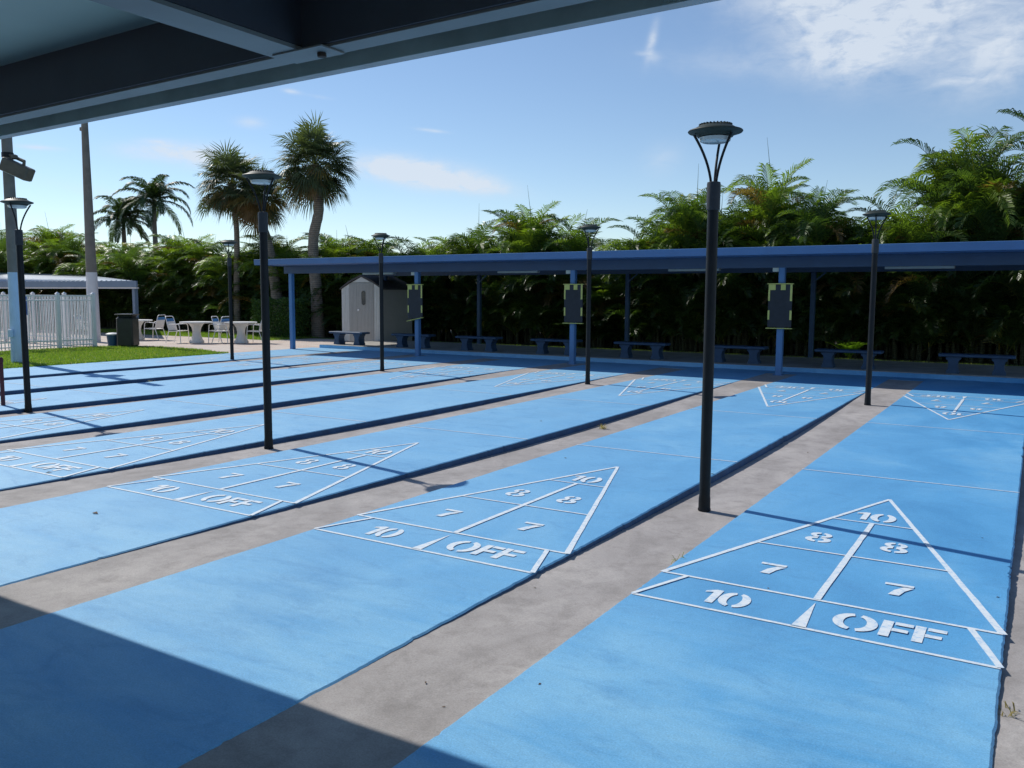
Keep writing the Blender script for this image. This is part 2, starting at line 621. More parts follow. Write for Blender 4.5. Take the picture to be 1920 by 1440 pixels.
# painted diagrams, one mesh of paint per court
class Paint:
    def __init__(s, x0, flip):
        s.x0, s.flip, s.mb, s.k = x0, flip, MB(), 0
        s.r = random.Random(int(x0 * 100) + flip)

    def P(s, u, y):
        if s.flip:
            u, y = 1.83 - u, 11.887 - y
        return (s.x0 + u, y, 0.0035 + 0.0003 * s.k)

    def poly(s, pts):
        vs = [s.P(*q) for q in pts]
        s.mb.add(vs, [tuple(range(len(vs)))])
        s.k = (s.k + 1) % 9

    def line(s, a, b, w, w2=None):
        w2 = w2 or w
        a, b = Vector(a), Vector(b)
        n = max(2, int((b - a).length / 0.12))
        d = (b - a).normalized()
        q = Vector((-d.y, d.x))
        L_, R_ = [], []
        for i in range(n + 1):
            c = a.lerp(b, i / n)
            ww = w + (w2 - w) * i / n
            L_.append(c + q * ww / 2 * (1 + s.r.uniform(-.09, .09)))
            R_.append(c - q * ww / 2 * (1 + s.r.uniform(-.09, .09)))
        vs = [s.P(*v_) for v_ in L_] + [s.P(*v_) for v_ in R_]
        s.mb.add(vs, [(i, i + 1, n + 2 + i, n + 1 + i) for i in range(n)])
        s.k = (s.k + 1) % 9

    def arc(s, cx, cy, ro, hi, a0, a1, n=14):
        vs = []
        for i in range(n + 1):
            a = R(a0 + (a1 - a0) * i / n)
            vs.append(s.P(cx + ro[0] * math.cos(a), cy + ro[1] * math.sin(a)))
        for i in range(n + 1):
            a = R(a0 + (a1 - a0) * i / n)
            vs.append(s.P(cx + hi[0] * math.cos(a), cy + hi[1] * math.sin(a)))
        s.mb.add(vs, [(i, i + 1, n + 2 + i, n + 1 + i) for i in range(n)])
        s.k = (s.k + 1) % 9

    def zero(s, cx, cy, rx, ry, ix, iy):
        s.arc(cx + 0.006, cy, (rx, ry), (ix, iy), -82, 82)
        s.arc(cx - 0.006, cy, (rx, ry), (ix, iy), 98, 262)

    def one(s, x, y0, h, w=0.045):
        s.poly([(x, y0), (x + w, y0), (x + w, y0 + h), (x + 0.008, y0 + h), (x - 0.045, y0 + h * 0.82), (x - 0.045, y0 + h * 0.70), (x, y0 + h * 0.78)])

    def seven(s, x, y0):
        s.poly([(x, y0 + 0.178), (x + 0.155, y0 + 0.178), (x + 0.155, y0 + 0.215), (x, y0 + 0.215)])
        s.poly([(x + 0.040, y0), (x + 0.098, y0), (x + 0.118, y0 + 0.09), (x + 0.155, y0 + 0.166), (x + 0.105, y0 + 0.166), (x + 0.062, y0 + 0.09)])

    def eight(s, cx, cy):
        for (dy, ro, hi) in ((0.060, (0.066, 0.062), (0.026, 0.026)), (-0.058, (0.080, 0.068), (0.034, 0.030))):
            s.arc(cx + 0.006, cy + dy, ro, hi, -86, 86, 10)
            s.arc(cx - 0.006, cy + dy, ro, hi, 94, 266, 10)

    def F(s, x, y0):
        s.poly([(x, y0), (x + 0.05, y0), (x + 0.05, y0 + 0.228), (x, y0 + 0.228)])
        s.poly([(x + 0.058, y0 + 0.183), (x + 0.145, y0 + 0.183), (x + 0.145, y0 + 0.226), (x + 0.058, y0 + 0.226)])
        s.poly([(x + 0.052, y0 + 0.088), (x + 0.128, y0 + 0.088), (x + 0.128, y0 + 0.130), (x + 0.052, y0 + 0.130)])

    def diagram(s):
        lw, tw = 0.024, 0.034
        s.line((0.01, 0), (1.825, 0), lw)
        s.line((0.015, 0.457), (1.82, 0.457), lw)
        s.line((0.012, 0.452), (0.915, 3.22), tw, 0.03)
        s.line((1.822, 0.452), (0.915, 3.22), tw * 1.15, 0.03)
        s.line((0.33, 1.395), (1.505, 1.41), 0.02)
        s.line((0.64, 2.335), (1.19, 2.335), 0.018)
        s.line((0.92, 0.46), (0.918, 2.33), 0.04, 0.036)
        s.line((0.012, 0.0), (0.172, 0.457), 0.026)
        s.line((1.825, 0.0), (1.674, 0.457), 0.034)
        s.poly([(0.888, 0.005), (0.962, 0.005), (0.926, 0.41)])
        s.one(0.397, 0.095, 0.222)
        s.zero(0.535, 0.205, 0.080, 0.118, 0.030, 0.086)
        s.zero(1.162, 0.222, 0.103, 0.124, 0.050, 0.088)
        s.F(1.285, 0.110)
        s.F(1.437, 0.118)
        s.seven(0.480, 0.760)
        s.seven(1.202, 0.768)
        s.eight(0.666, 1.745)
        s.eight(1.148, 1.762)
        s.one(0.815, 2.42, 0.235)
        s.zero(0.965, 2.535, 0.084, 0.128, 0.032, 0.092)


for n_ in (0, 1, 2, 3, 4, 5, 6, 7, 8):
    x0 = CL[n_][0] if n_ != 8 else -17.3
    allp = MB()
    for fl in (0, 1):
        P_ = Paint(x0, fl)
        P_.diagram()
        P_.line((0.0, 4.115), (1.83, 4.115), 0.020)
        o_ = len(allp.v)
        allp.v += P_.mb.v
        allp.f += [tuple(o_ + i for i in f_) for f_ in P_.mb.f]
    struct('court_marking', allp, M['line'])

# slabs under the two shelters, with a blue painted front face on the far one
s_ = MB().box(-17.2, 6.0, 15.1, 18.45, -0.3, 0.10)
struct('far_slab', s_, M['slab'])
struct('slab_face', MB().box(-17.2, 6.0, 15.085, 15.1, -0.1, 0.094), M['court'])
for (a, b) in ((-16.9, -13.3), (-2.0, 0.15), (0.45, 3.2), (-9.5, -6.2)):
    struct('slab_edge', MB().box(a, b, 15.075, 15.24, 0.1, 0.104), M['kerb'])
struct('near_slab', MB().box(-18, 6.0, -7.6, Y0, -0.3, 0.05), M['slab'])

# patio, lawn, rear grass strip
pt = MB()
pv = [(-60, 11.3), (-23.3, 11.3), (-22.4, 12.6), (-20.0, 12.6), (-17.52, 11.9), (-17.52, 15.0), (-17.0, 15.5), (-16.6, 19.2), (-21.5, 19.2), (-21.8, 17.2), (-60, 17.2)]
pt.add([(x, y, -0.008) for x, y in pv], [tuple(range(len(pv)))])
struct('patio', pt, M['pavers'])
struct('pool_deck', MB().add([(-60, -30, -0.008), (-23.25, -30, -0.008), (-23.25, 11.3, -0.008), (-60, 11.3, -0.008)], [(0, 1, 2, 3)]), M['pavers'])
lawn_poly = [(-23.25, -12.0), (-17.52, -12.0), (-17.52, 11.7), (-19.3, 12.35), (-21.4, 12.45), (-22.6, 11.9), (-23.25, 11.0)]
struct('lawn', MB().add([(x, y, -0.004) for x, y in lawn_poly], [tuple(range(len(lawn_poly)))]), M['turf'])
gs = MB().add([(-60, 17.2, -0.005), (-21.8, 17.2, -0.005), (-21.5, 19.6, -0.005), (-60, 19.6, -0.005)], [(0, 1, 2, 3)])
gs.add([(-16.6, 18.45, -0.003), (6, 18.45, -0.003), (6, 19.35, -0.003), (-16.6, 19.35, -0.003)], [(0, 1, 2, 3)])
gs.add([(-21.8, 17.2, -0.003), (-21.5, 19.2, -0.003), (-21.5, 19.6, -0.003), (-16.6, 19.2, -0.003), (-16.6, 19.7, -0.003), (-21.5, 19.65, -0.003)], [(2, 1, 3, 4)])
struct('rear_grass', gs, M['turf'])


def in_poly(x, y, P_):
    c = False
    j = len(P_) - 1
    for i in range(len(P_)):
        if (P_[i][1] > y) != (P_[j][1] > y) and x < (P_[j][0] - P_[i][0]) * (y - P_[i][1]) / (P_[j][1] - P_[i][1]) + P_[i][0]:
            c = not c
        j = i
    return c


def blades(mb, n, x0, x1, y0, y1, h, poly=None, rs=1):
    r_ = random.Random(rs)
    for _ in range(n):
        x, y = r_.uniform(x0, x1), r_.uniform(y0, y1)
        if poly and not in_poly(x, y, poly):
            continue
        a = r_.uniform(0, 2 * math.pi)
        hh = h * r_.uniform(0.5, 1.3)
        w = 0.006 + 0.006 * r_.random()
        lx, ly = r_.uniform(-.6, .6) * hh, r_.uniform(-.6, .6) * hh
        k = r_.random()
        t_ = (0.11 + 0.14 * k, 0.20 + 0.13 * k, 0.03 + 0.03 * k)
        if r_.random() < 0.06:
            t_ = (0.38, 0.34, 0.16)
        mb.add([(x - w * math.cos(a), y - w * math.sin(a), -0.01), (x + w * math.cos(a), y + w * math.sin(a), -0.01), (x + lx, y + ly, hh)], [(0, 1, 2)], t_)


gb = MB()
blades(gb, 52000, -23.2, -17.5, 1.5, 12.5, 0.05, lawn_poly, 5)
blades(gb, 5000, -17.62, -17.46, 1.5, 11.8, 0.06, None, 6)
blades(gb, 16000, -34, -21.6, 17.2, 19.6, 0.07, None, 7)
blades(gb, 16000, -16.6, 4, 18.5, 19.4, 0.07, None, 8)
gb = gb.build('grass', M['grass'])
tag(gb, 'short green lawn grass along the court edge and the hedge foot', 'grass', kind='stuff')

# ------------------------------------------------------------------ lamp posts
def make_lamp():
    root = empty('lamp_post', (0, 0, 0))
    MB().lathe([(0.052, 0), (0.052, 0.012), (0.048, 0.02), (0.047, 0.10), (0.044, 0.12), (0.043, 2.40)], 20).build('pole', M['black_metal'], root, True)
    MB().lathe([(0.048, 2.40), (0.053, 2.405), (0.053, 2.60), (0.050, 2.615), (0.03, 2.62)], 20).build('collar', M['collar'], root, True)
    for k in range(3):
        a = R(95 + 120 * k)
        pts = []
        for i in range(9):
            u = i / 8
            rr = 0.022 + 0.145 * (0.25 * u + 0.75 * u ** 1.9) if u < 0.85 else 0.022 + 0.145 * (0.25 * u + 0.75 * u ** 1.9)
            pts.append((rr * math.cos(a), rr * math.sin(a), 2.60 + 0.372 * u))
        MB().tube(pts, 0.0105, 8).build('arm', M['black_metal'], root, True)
    MB().lathe([(0.06, 2.955), (0.135, 2.96), (0.145, 2.975), (0.205, 2.993), (0.211, 3.001), (0.206, 3.008), (0.165, 3.022), (0.125, 3.045), (0.115, 3.052), (0.09, 3.058), (0.02, 3.06)], 36).build('shade', M['lamp_green'], root, True)
    fins = MB()
    for k in range(28):
        a = 2 * math.pi * k / 28
        Mx = Matrix.Rotation(a, 4, 'Z')
        fins.box(0.035, 0.128, -0.004, 0.004, 3.040, 3.0575, Mx)
    fins.build('cooling_fins', M['lamp_green'], root)
    MB().lathe([(0.02, 2.918), (0.10, 2.92), (0.116, 2.928), (0.122, 2.954), (0.10, 2.958)], 28).build('lens', M['lens'], root, True)
    return root


lamp0 = make_lamp()
lamps = [(-0.345, 2.26, 'black lamp post in the foreground alley between the first and second courts from the right'),
         (-5.42, 2.27, 'black lamp post left of centre, its shadow ending in a dark disc on the alley'),
         (-10.56, 2.40, 'black lamp post standing left, just in front of the painted utility pole'),
         (-0.345, 10.03, 'black lamp post at the right in front of the hedge, right of the right scoreboard'),
         (-5.44, 10.3, 'black lamp post beside the middle scoreboard of the far shelter'),
         (-10.50, 10.2, 'black lamp post in front of the grey shed'),
         (-15.55, 10.3, 'black lamp post by the corner of the lawn in front of the white tables'),]
for i, (x, y, lb) in enumerate(lamps):
    o = lamp0 if i == 0 else copy_tree(lamp0)
    zb = dip(y) + 0.002
    o.location = (x, y, zb)
    o.rotation_euler = (0, 0, R([0, 28, -35, 60, 40, 10, -20][i]))
    o.scale = (1, 1, (3.02 - zb) / 3.068)
    tag(o, lb, 'street lamp', 'lamp posts between the shuffleboard courts')

# ------------------------------------------------------------------ shelters
def make_shelter(name, x0, x1, yf, yb, yp, yrear, sgn, posts, rear_posts, near):
    root = empty(name, ((x0 + x1) / 2, yp, 0))
    ox, oy = root.location.x, root.location.y

    def b(*a):
        return MB().box(a[0] - ox, a[1] - ox, a[2] - oy, a[3] - oy, a[4], a[5])
    ya, yc = sorted((yf + sgn * 0.03, yb))
    dk = b(x0, x1, ya if not near else yb, yc if not near else yp, 2.52, 2.60)
    if near:                                         # the overhang in front of the beam kicks up to the gutter
        vs = []
        for xx in (x0, x1):
            for (y_, z_) in ((yp, 2.52), (yf - 0.001, 2.705), (yf - 0.001, 2.735), (yp, 2.60)):
                vs.append((xx - ox, y_ - oy, z_))
        dk.add(vs, [(0, 1, 5, 4), (1, 2, 6, 5), (2, 3, 7, 6), (3, 0, 4, 7), (3, 2, 1, 0), (4, 5, 6, 7)])
    x = x0 + 0.3
    while x < x1:                                    # pan ribs of the roof deck
        if not near:
            dk.box(x - ox, x + 0.05 - ox, ya - oy, yc - oy, 2.60, 2.635)
        x += 0.3
    dk.build('roof_deck', M['deck_under'] if near else M['fascia_blue'], root)
    # gutter: an open channel along the front
    ff = MB()
    prof = [(yf, 2.655), (yf, 2.515), (yf + sgn * 0.05, 2.515), (yf + sgn * 0.05, 2.512), (yf - sgn * 0.006, 2.512), (yf - sgn * 0.012, 2.62), (yf - sgn * 0.02, 2.662), (yf, 2.668)]
    if near:
        prof = [(q[0], q[1] + 0.072) for q in prof]
    vs = [(x0 - ox, q[0] - oy, q[1]) for q in prof] + [(x1 - ox, q[0] - oy, q[1]) for q in prof]
    k = len(prof)
    ff.add(vs, [(i, (i + 1) % k, k + (i + 1) % k, k + i) for i in range(k)] + [tuple(range(k)), tuple(reversed(range(k, 2 * k)))])
    ff.build('gutter', M['gutter_grey'] if near else M['fascia_blue'], root)
    for ex in (() if near else (x0, x1)):
        b(ex - 0.02, ex + 0.02, ya + 0.003, yc, 2.505, 2.66).build('end_fascia', M['near_beam'] if near else M['fascia_blue'], root)
    # front beam: a steel channel, web outward, flanges towards the benches
    zb, zt = (2.335, 2.523) if near else (2.29, 2.515)
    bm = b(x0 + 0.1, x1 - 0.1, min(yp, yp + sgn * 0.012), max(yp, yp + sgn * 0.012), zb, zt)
    bm.build('beam', M['near_beam_shaded'] if near else M['beam_blue'], root)
    fl = b(x0 + 0.1, x1 - 0.1, min(yp - sgn * 0.072, yp), max(yp - sgn * 0.072, yp), zb - 0.008, zb + 0.004) if near else \
        b(x0 + 0.1, x1 - 0.1, min(yp + sgn * 0.012, yp + sgn * 0.09), max(yp + sgn * 0.012, yp + sgn * 0.09), zb - 0.008, zb + 0.004)
    fl.build('beam_flange', M['near_beam'] if near else M['beam_blue'], root)
    y0_, y1_ = sorted((yrear, yrear + sgn * 0.08))
    b(x0 + 0.1, x1 - 0.1, y0_, y1_, 2.30, 2.515).build('rear_beam', M['near_beam'] if near else M['beam_blue'], root)
    for px in posts:
        yl = yp + sgn * 0.013
        a, c = sorted((yl, yl + sgn * 0.13))
        pb = MB().bbox(px - 0.065 - ox, px + 0.065 - ox, a - oy, c - oy, -0.08 if not near else -0.05, 2.335 if near else 2.51, 0.012)
        pb.build('post', M['post_blue'], root)
        MB().bbox(px - 0.11 - ox, px + 0.11 - ox, a - 0.045 - oy, c + 0.045 - oy, -0.012, 0.004, 0.003).build('base_plate', M['post_blue'], root)
    for px in rear_posts:
        MB().bbox(px - 0.06 - ox, px + 0.06 - ox, y0_ - 0.02 - oy, y1_ + 0.02 - oy, 0.0, 2.30, 0.012).build('post', M['bench_blue'], root)
    return root, ox, oy


far, fox, foy = make_shelter('far_shelter', -17.75, 5.5, 13.05, 19.1, 14.1, 18.5, 1, [-17.42, -12.6, -7.8, -2.8, 2.2], [-17.9 + 0.5, -13.5, -8.3, -3.1, 2.1], False)
tag(far, 'long low blue metal shelter roof on posts over the benches at the far end', 'shelter')
for px in (-12.6, -7.8, -2.8):
    MB().box(px - 0.20 - fox, px - 0.075 - fox, 14.15 - foy, 14.22 - foy, 2.20, 2.285).build('junction_box', M['tube'], far)
for (px, s) in ((-8.3, 1), (-3.1, 1), (-13.5, 1)):
    MB().tube([(px - fox, 18.5 - foy, 2.05), (px + 0.30 - fox, 18.5 - foy, 2.29)], 0.025, 6).build('brace', M['beam_blue'], far)
for i, (a, b) in enumerate(((-0.97, 0.36), (-5.86, -4.59), (-10.81, -9.55), (-15.7, -14.49))):
    r_ = empty('light_fixture', ((a + b) / 2, 15.5, 2.27))
    w = (b - a) / 2
    MB().bbox(-w, w, -0.075, 0.075, 0.0, 0.05, 0.008).build('diffuser', M['tube'], r_)
    MB().bbox(-w - 0.02, w + 0.02, -0.09, 0.09, 0.052, 0.09, 0.008).build('housing', M['white_paint'], r_)
    MB().tube([(-w * 0.7, 0, 0.09), (-w * 0.7, 0, 0.25)], 0.008, 6).build('hanger', M['collar'], r_)
    MB().tube([(w * 0.7, 0, 0.09), (w * 0.7, 0, 0.25)], 0.008, 6).build('hanger', M['collar'], r_)
    tag(r_, ['strip light under the far roof, right of the right scoreboard', 'strip light under the far roof, between middle and right scoreboards',
             'strip light under the far roof, between left and middle scoreboards', 'strip light under the far roof, just above the grey shed'][i],
        'light fixture', 'strip lights under the far shelter')

near, nox, noy = make_shelter('near_shelter', -18.2, 5.5, -1.44, -7.4, -2.42, -6.9, -1, [-17.9, -12.6, -7.8, 2.9], [-12.6, -7.8, -2.8, 2.9], True)
near.rotation_euler = (0, R(-0.68), 0)
tag(near, 'near shelter roof overhead with dark steel beam, rafter and pale ceiling', 'shelter')
for rx in (-5.0, -0.01, 4.2):
    MB().box(rx - 0.012 - nox, rx - nox, -6.8 - noy, -2.423 - noy, 2.34, 2.515).build('rafter', M['near_beam_shaded'], near)
    MB().box(rx - 0.125 - nox, rx - nox, -6.8 - noy, -2.423 - noy, 2.326, 2.338).build('rafter_flange', M['near_beam'], near)
    MB().box(rx - 0.10 - nox, rx + 0.10 - nox, -2.455 - noy, -2.355 - noy, 2.321, 2.3255).build('splice_plate', M['near_beam'], near)
    MB().lathe([(0.014, 2.309), (0.014, 2.3205)], 6, (rx + 0.05 - nox, -2.40 - noy, 0)).build('bolt', M['rust'], near)

# scoreboards on the front posts
def make_board(tilt):
    root = empty('scoreboard', (0, 0, 0))
    MB().bbox(-0.25, 0.25, -0.018, 0.018, 1.02, 1.93, 0.004).build('slate_panel', M['slate'], root)
    tp = MB().bbox(-0.275, 0.275, -0.04, 0.02, 1.932, 1.952, 0.003)
    for (a, b) in ((-0.245, -0.10), (0.01, 0.11)):
        tp.box(a, b, -0.024, -0.0185, 1.81, 1.928)
    tp.build('top_rail', M['yellow'], root)
    for (a, b, c, d) in ((-0.25, -0.212, 1.58, 1.81), (0.205, 0.25, 1.58, 1.928), (-0.25, -0.212, 1.18, 1.38), (0.208, 0.25, 1.18, 1.38)):
        MB().box(a, b, -0.024, -0.0185, c, d).build('yellow_strip', M['yellow'], root)
    sh = MB().bbox(-0.275, 0.275, -0.06, 0.02, -0.01, 0.008, 0.003, Matrix.Translation((0, 0, 1.0)) @ Matrix.Rotation(tilt, 4, 'Y'))
    sh.build('chalk_ledge', M['yellow'], root)
    return root


for px, tl, rz, lb in ((-2.8, 0, 0, 'black scoreboard with yellow edge strips on the right blue post'),
                       (-7.74, 0, 0, 'black scoreboard with yellow edge strips on the middle blue post'),
                       (-12.6, R(-11), 0, 'black scoreboard with a crooked bottom ledge on the post beside the shed')):
    o = make_board(tl)
    o.location = (px, 14.075, 0)
    tag(o, lb, 'scoreboard', 'scoreboards on the far shelter posts')


# benches
def make_bench():
    root = empty('bench', (0, 0, 0))
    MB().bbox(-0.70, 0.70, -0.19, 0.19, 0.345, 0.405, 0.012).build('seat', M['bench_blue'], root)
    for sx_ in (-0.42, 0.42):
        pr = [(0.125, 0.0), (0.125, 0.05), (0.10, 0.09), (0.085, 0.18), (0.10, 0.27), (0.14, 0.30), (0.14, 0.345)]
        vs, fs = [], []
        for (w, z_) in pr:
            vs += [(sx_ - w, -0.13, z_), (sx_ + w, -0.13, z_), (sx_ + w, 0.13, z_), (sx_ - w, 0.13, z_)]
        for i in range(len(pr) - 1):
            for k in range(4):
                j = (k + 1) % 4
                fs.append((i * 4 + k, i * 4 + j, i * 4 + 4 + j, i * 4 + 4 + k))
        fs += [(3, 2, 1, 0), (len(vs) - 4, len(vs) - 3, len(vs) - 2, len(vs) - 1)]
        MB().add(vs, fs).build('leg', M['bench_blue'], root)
    return root


b0 = make_bench()
bl = ['blue concrete bench at the far right end of the far shelter', 'blue bench behind the right lamp post of the far row',
      'blue bench just left of the right scoreboard post', 'blue bench between the middle scoreboard and the foreground lamp post',
      'blue bench just left of the middle scoreboard post', 'blue bench under the rear post between the left and middle scoreboards',
      'blue bench behind the left scoreboard post', 'sunlit blue bench in front of the grey shed door']
for i, bx in enumerate((0.85, -1.65, -4.16, -6.59, -9.05, -11.55, -13.9, -16.44)):
    o = b0 if i == 0 else copy_tree(b0)
    o.location = (bx, 15.62, 0.1)
    o.rotation_euler = (0, 0, R([0.4, -0.6, 0.8, -0.3, 1.0, -1.2, 0.5, -0.8][i]))
    tag(o, bl[i], 'bench', 'blue benches under the far shelter')

# ------------------------------------------------------------------ storage shed
sh = empty('shed', (-18.03, 18.0, 0.0), R(-9))
W2, D_, H1, H2, H3 = 1.08, 1.35, 1.86, 1.98, 2.27
# body: front has slanted upper corners
def prism(mb, prof, y0, y1):
    vs = [(x, y0, z) for x, z in prof] + [(x, y1, z) for x, z in prof]
    k = len(prof)
    mb.add(vs, [tuple(range(k)), tuple(reversed(range(k, 2 * k)))] + [(i, i + k, (i + 1) % k + k, (i + 1) % k) for i in range(k)])
    return mb


prism(MB(), [(-W2, 0), (W2, 0), (W2, H1), (0.62, 2.06), (0, H3), (-0.62, 2.06), (-W2, H1)], 0.02, D_).build('wall', M['shed_wall'], sh)
for s in (-1, 1):
    pts = [(s * W2 * 1.002, 0.03), (s * 0.66, 0.03), (s * 0.66, 2.03), (s * W2 * 1.002, 1.85)]
    if s > 0:
        pts = pts[::-1]
    c_ = prism(MB(), pts, -0.01, 0.019)
    for k in range(4):
        x = s * (0.70 + 0.085 * k)
        c_.box(x - 0.006, x + 0.006, -0.018, -0.0105, 0.05, 1.9)
    c_.build('corner_panel', M['shed_light'], sh)
prism(MB(), [(-0.50, 2.085), (0.50, 2.085), (0, H3 - 0.005)], -0.01, 0.019).build('gable', M['shed_light'], sh)
for s in (-1, 1):
    x0, x1 = (-0.64, -0.235) if s < 0 else (-0.225, 0.64)
    d_ = MB().box(x0, x1, -0.012, 0.019, 0.04, 2.05)
    k = x0 + 0.06
    while k < x1:
        d_.box(k, k + 0.012, -0.018, -0.0125, 0.06, 2.03)
        k += 0.075
    dr = d_.build('door', M['shed_wall'], sh)
    if s > 0:
        prism(MB(), [(0.03, 1.35), (0.09, 1.30), (0.16, 1.30), (0.22, 1.35), (0.22, 1.74), (0.16, 1.79), (0.09, 1.79), (0.03, 1.74)], -0.028, -0.019).build('window', M['shed_window'], dr)
        MB().box(-0.19, -0.10, -0.04, -0.019, 1.10, 1.16).build('handle', M['white_paint'], dr)
rf = MB()
prism(rf, [(-W2 - 0.06, H1 - 0.03), (-W2 - 0.06, H1 + 0.02), (-0.64, 2.13), (0, H3 + 0.07), (0.64, 2.13), (W2 + 0.06, H1 + 0.02), (W2 + 0.06, H1 - 0.03), (0.62, 2.075), (0, H3 + 0.012), (-0.62, 2.075)], -0.05, D_ + 0.06)
rf.build('roof', M['shed_roof'], sh)
tag(sh, 'small grey resin storage shed with pale corner panels and dark roof', 'shed')

# ------------------------------------------------------------------ utility poles
up1 = empty('utility_pole', (-18.89, 6.75, 0))
MB().lathe([(0.172, -0.05), (0.170, 0.0), (0.140, 2.12), (0.1405, 2.15)], 20).build('painted_base', M['pole_blue'], up1, True)
MB().lathe([(0.136, 2.14), (0.100, 7.45), (0.03, 7.47)], 20).build('pole', M['pole_conc'], up1, True)
MB().bbox(0.02, 0.13, -0.24, -0.165, 0.62, 0.80, 0.008).build('outlet_box', M['pole_blue'], up1)
MB().tube([(0.075, -0.185, 0.0), (0.075, -0.185, 0.62)], 0.012, 8).build('conduit', M['pole_blue'], up1)
tag(up1, 'concrete utility pole at the left edge, lower part painted pale blue, carrying a floodlight', 'pole')
fl_ = empty('floodlight', (-18.89, 6.75, 4.48))
Mx = Matrix.Rotation(R(30), 4, 'Z') @ Matrix.Translation((0.33, -0.20, 0.06)) @ Matrix.Rotation(R(24), 4, 'Y')
MB().bbox(-0.32, 0.34, -0.16, 0.16, -0.17, 0.13, 0.02, Mx).build('housing', M['flood'], fl_)
MB().box(-0.29, 0.31, -0.13, 0.13, -0.178, -0.1705, Mx).build('glass', M['lens'], fl_)
MB().tube([Mx @ Vector((0.12, 0, 0.13)), Mx @ Vector((0.10, 0, 0.22)), (0.02, -0.02, 0.42)], 0.04, 8).build('bracket', M['flood'], fl_)
MB().lathe([(0.03, 0.0), (0.07, 0.02), (0.07, 0.09), (0.03, 0.11)], 12, (0.33, -0.02, 0.27)).build('sensor', M['flood'], fl_)
MB().lathe([(0.128, 0.34), (0.13, 0.35), (0.13, 0.44), (0.128, 0.45)], 16).build('clamp_band', M['black_metal'], fl_)
tag(fl_, 'brown box floodlight clamped high on the left utility pole', 'floodlight')

up2 = empty('utility_pole', (-25.75, 13.0, 0))
MB().lathe([(0.20, -0.05), (0.20, 0.0), (0.176, 2.35), (0.176, 2.37)], 20).build('painted_base', M['pole_white'], up2, True)
MB().lathe([(0.172, 2.36), (0.105, 7.38), (0.05, 7.40)], 20).build('pole', M['pole_conc'], up2, True)
MB().bbox(-0.22, -0.09, -0.06, 0.06, 7.10, 7.22, 0.01).build('bracket', M['pole_conc'], up2)
tag(up2, 'tall brown utility pole with white painted base behind the white fence', 'pole')

pm = empty('post', (-11.20, 2.38, 0))
MB().lathe([(0.03, 0.0), (0.03, 0.62), (0.025, 0.64)], 14).build('shaft', M['maroon'], pm, True)
MB().lathe([(0.034, 0.64), (0.034, 0.70), (0.02, 0.72)], 14).build('cap', M['maroon'], pm, True)
tag(pm, 'short dark maroon post cut off by the left edge of the view', 'post')

# ------------------------------------------------------------------ white fence
fe = empty('picket_fence', (-23.3, 9.0, 0))


def fence_run(pa, pb, npost, first=True):
    a, b = Vector(pa), Vector(pb)
    d = (b - a)
    Ld = d.length
    d.normalize()
    q = Vector((-d.y, d.x))
    ang = math.atan2(d.y, d.x)
    ox, oy = fe.location.x, fe.location.y
    for i in range(npost + 1):
        c = a.lerp(b, i / npost)
        Mx = Matrix.Translation((c.x - ox, c.y - oy, 0)) @ Matrix.Rotation(ang, 4, 'Z')
        pp = MB().bbox(-0.05, 0.05, -0.05, 0.05, 0, 1.64, 0.006, Mx)
        pp.build('post', M['white_paint'], fe)
        MB().add([Mx @ Vector(v_) for v_ in ((-0.06, -0.06, 1.641), (0.06, -0.06, 1.641), (0.06, 0.06, 1.641), (-0.06, 0.06, 1.641), (0, 0, 1.70))],
                 [(3, 2, 1, 0), (0, 1, 4), (1, 2, 4), (2, 3, 4), (3, 0, 4)]).build('post_cap', M['white_paint'], fe)
        if i < npost:
            e_ = a.lerp(b, (i + 1) / npost)
            seg = (e_ - c).length
            pn = MB()
            for (z0, z1) in ((1.56, 1.60), (1.43, 1.46), (0.22, 0.26), (0.08, 0.11)):
                pn.box(0.052, seg - 0.052, -0.016, 0.016, z0, z1, Mx)
            k = 0.115
            while k < seg - 0.06:
                pn.box(k - 0.0115, k + 0.0115, -0.0115, 0.0115, 0.03, 1.60, Mx)
                k += 0.098
            pn.build('picket_panel', M['white_paint'], fe)


fence_run((-23.32, 1.0), (-23.32, 7.0), 3)
fence_run((-23.32, 7.0), (-22.95, 11.25), 4)
fence_run((-22.95, 11.25), (-24.6, 11.32), 1)
fence_run((-24.6, 11.32), (-36, 11.6), 6)
tag(fe, 'white metal picket fence round the pool deck at the edge of the lawn', 'fence')
sg = MB().bbox(-0.008, 0.008, -0.15, 0.15, 1.02, 1.56, 0.003).build('sign', M['sign_blue'], None, loc=(-23.26, 9.28, 0))
tag(sg, 'small plain blue sign on the white picket fence beside the painted pole', 'sign')

# ------------------------------------------------------------------ patio furniture
def make_table():
    root = empty('patio_table', (0, 0, 0))
    MB().lathe([(0.44, 0.665), (0.53, 0.675), (0.54, 0.70), (0.535, 0.715), (0.02, 0.722)], 32).build('table_top', M['table_white'], root, True)
    MB().lathe([(0.24, 0.0), (0.24, 0.05), (0.19, 0.12), (0.145, 0.25), (0.13, 0.36), (0.15, 0.50), (0.22, 0.62), (0.27, 0.664)], 20).build('pedestal', M['table_white'], root, True)
    return root


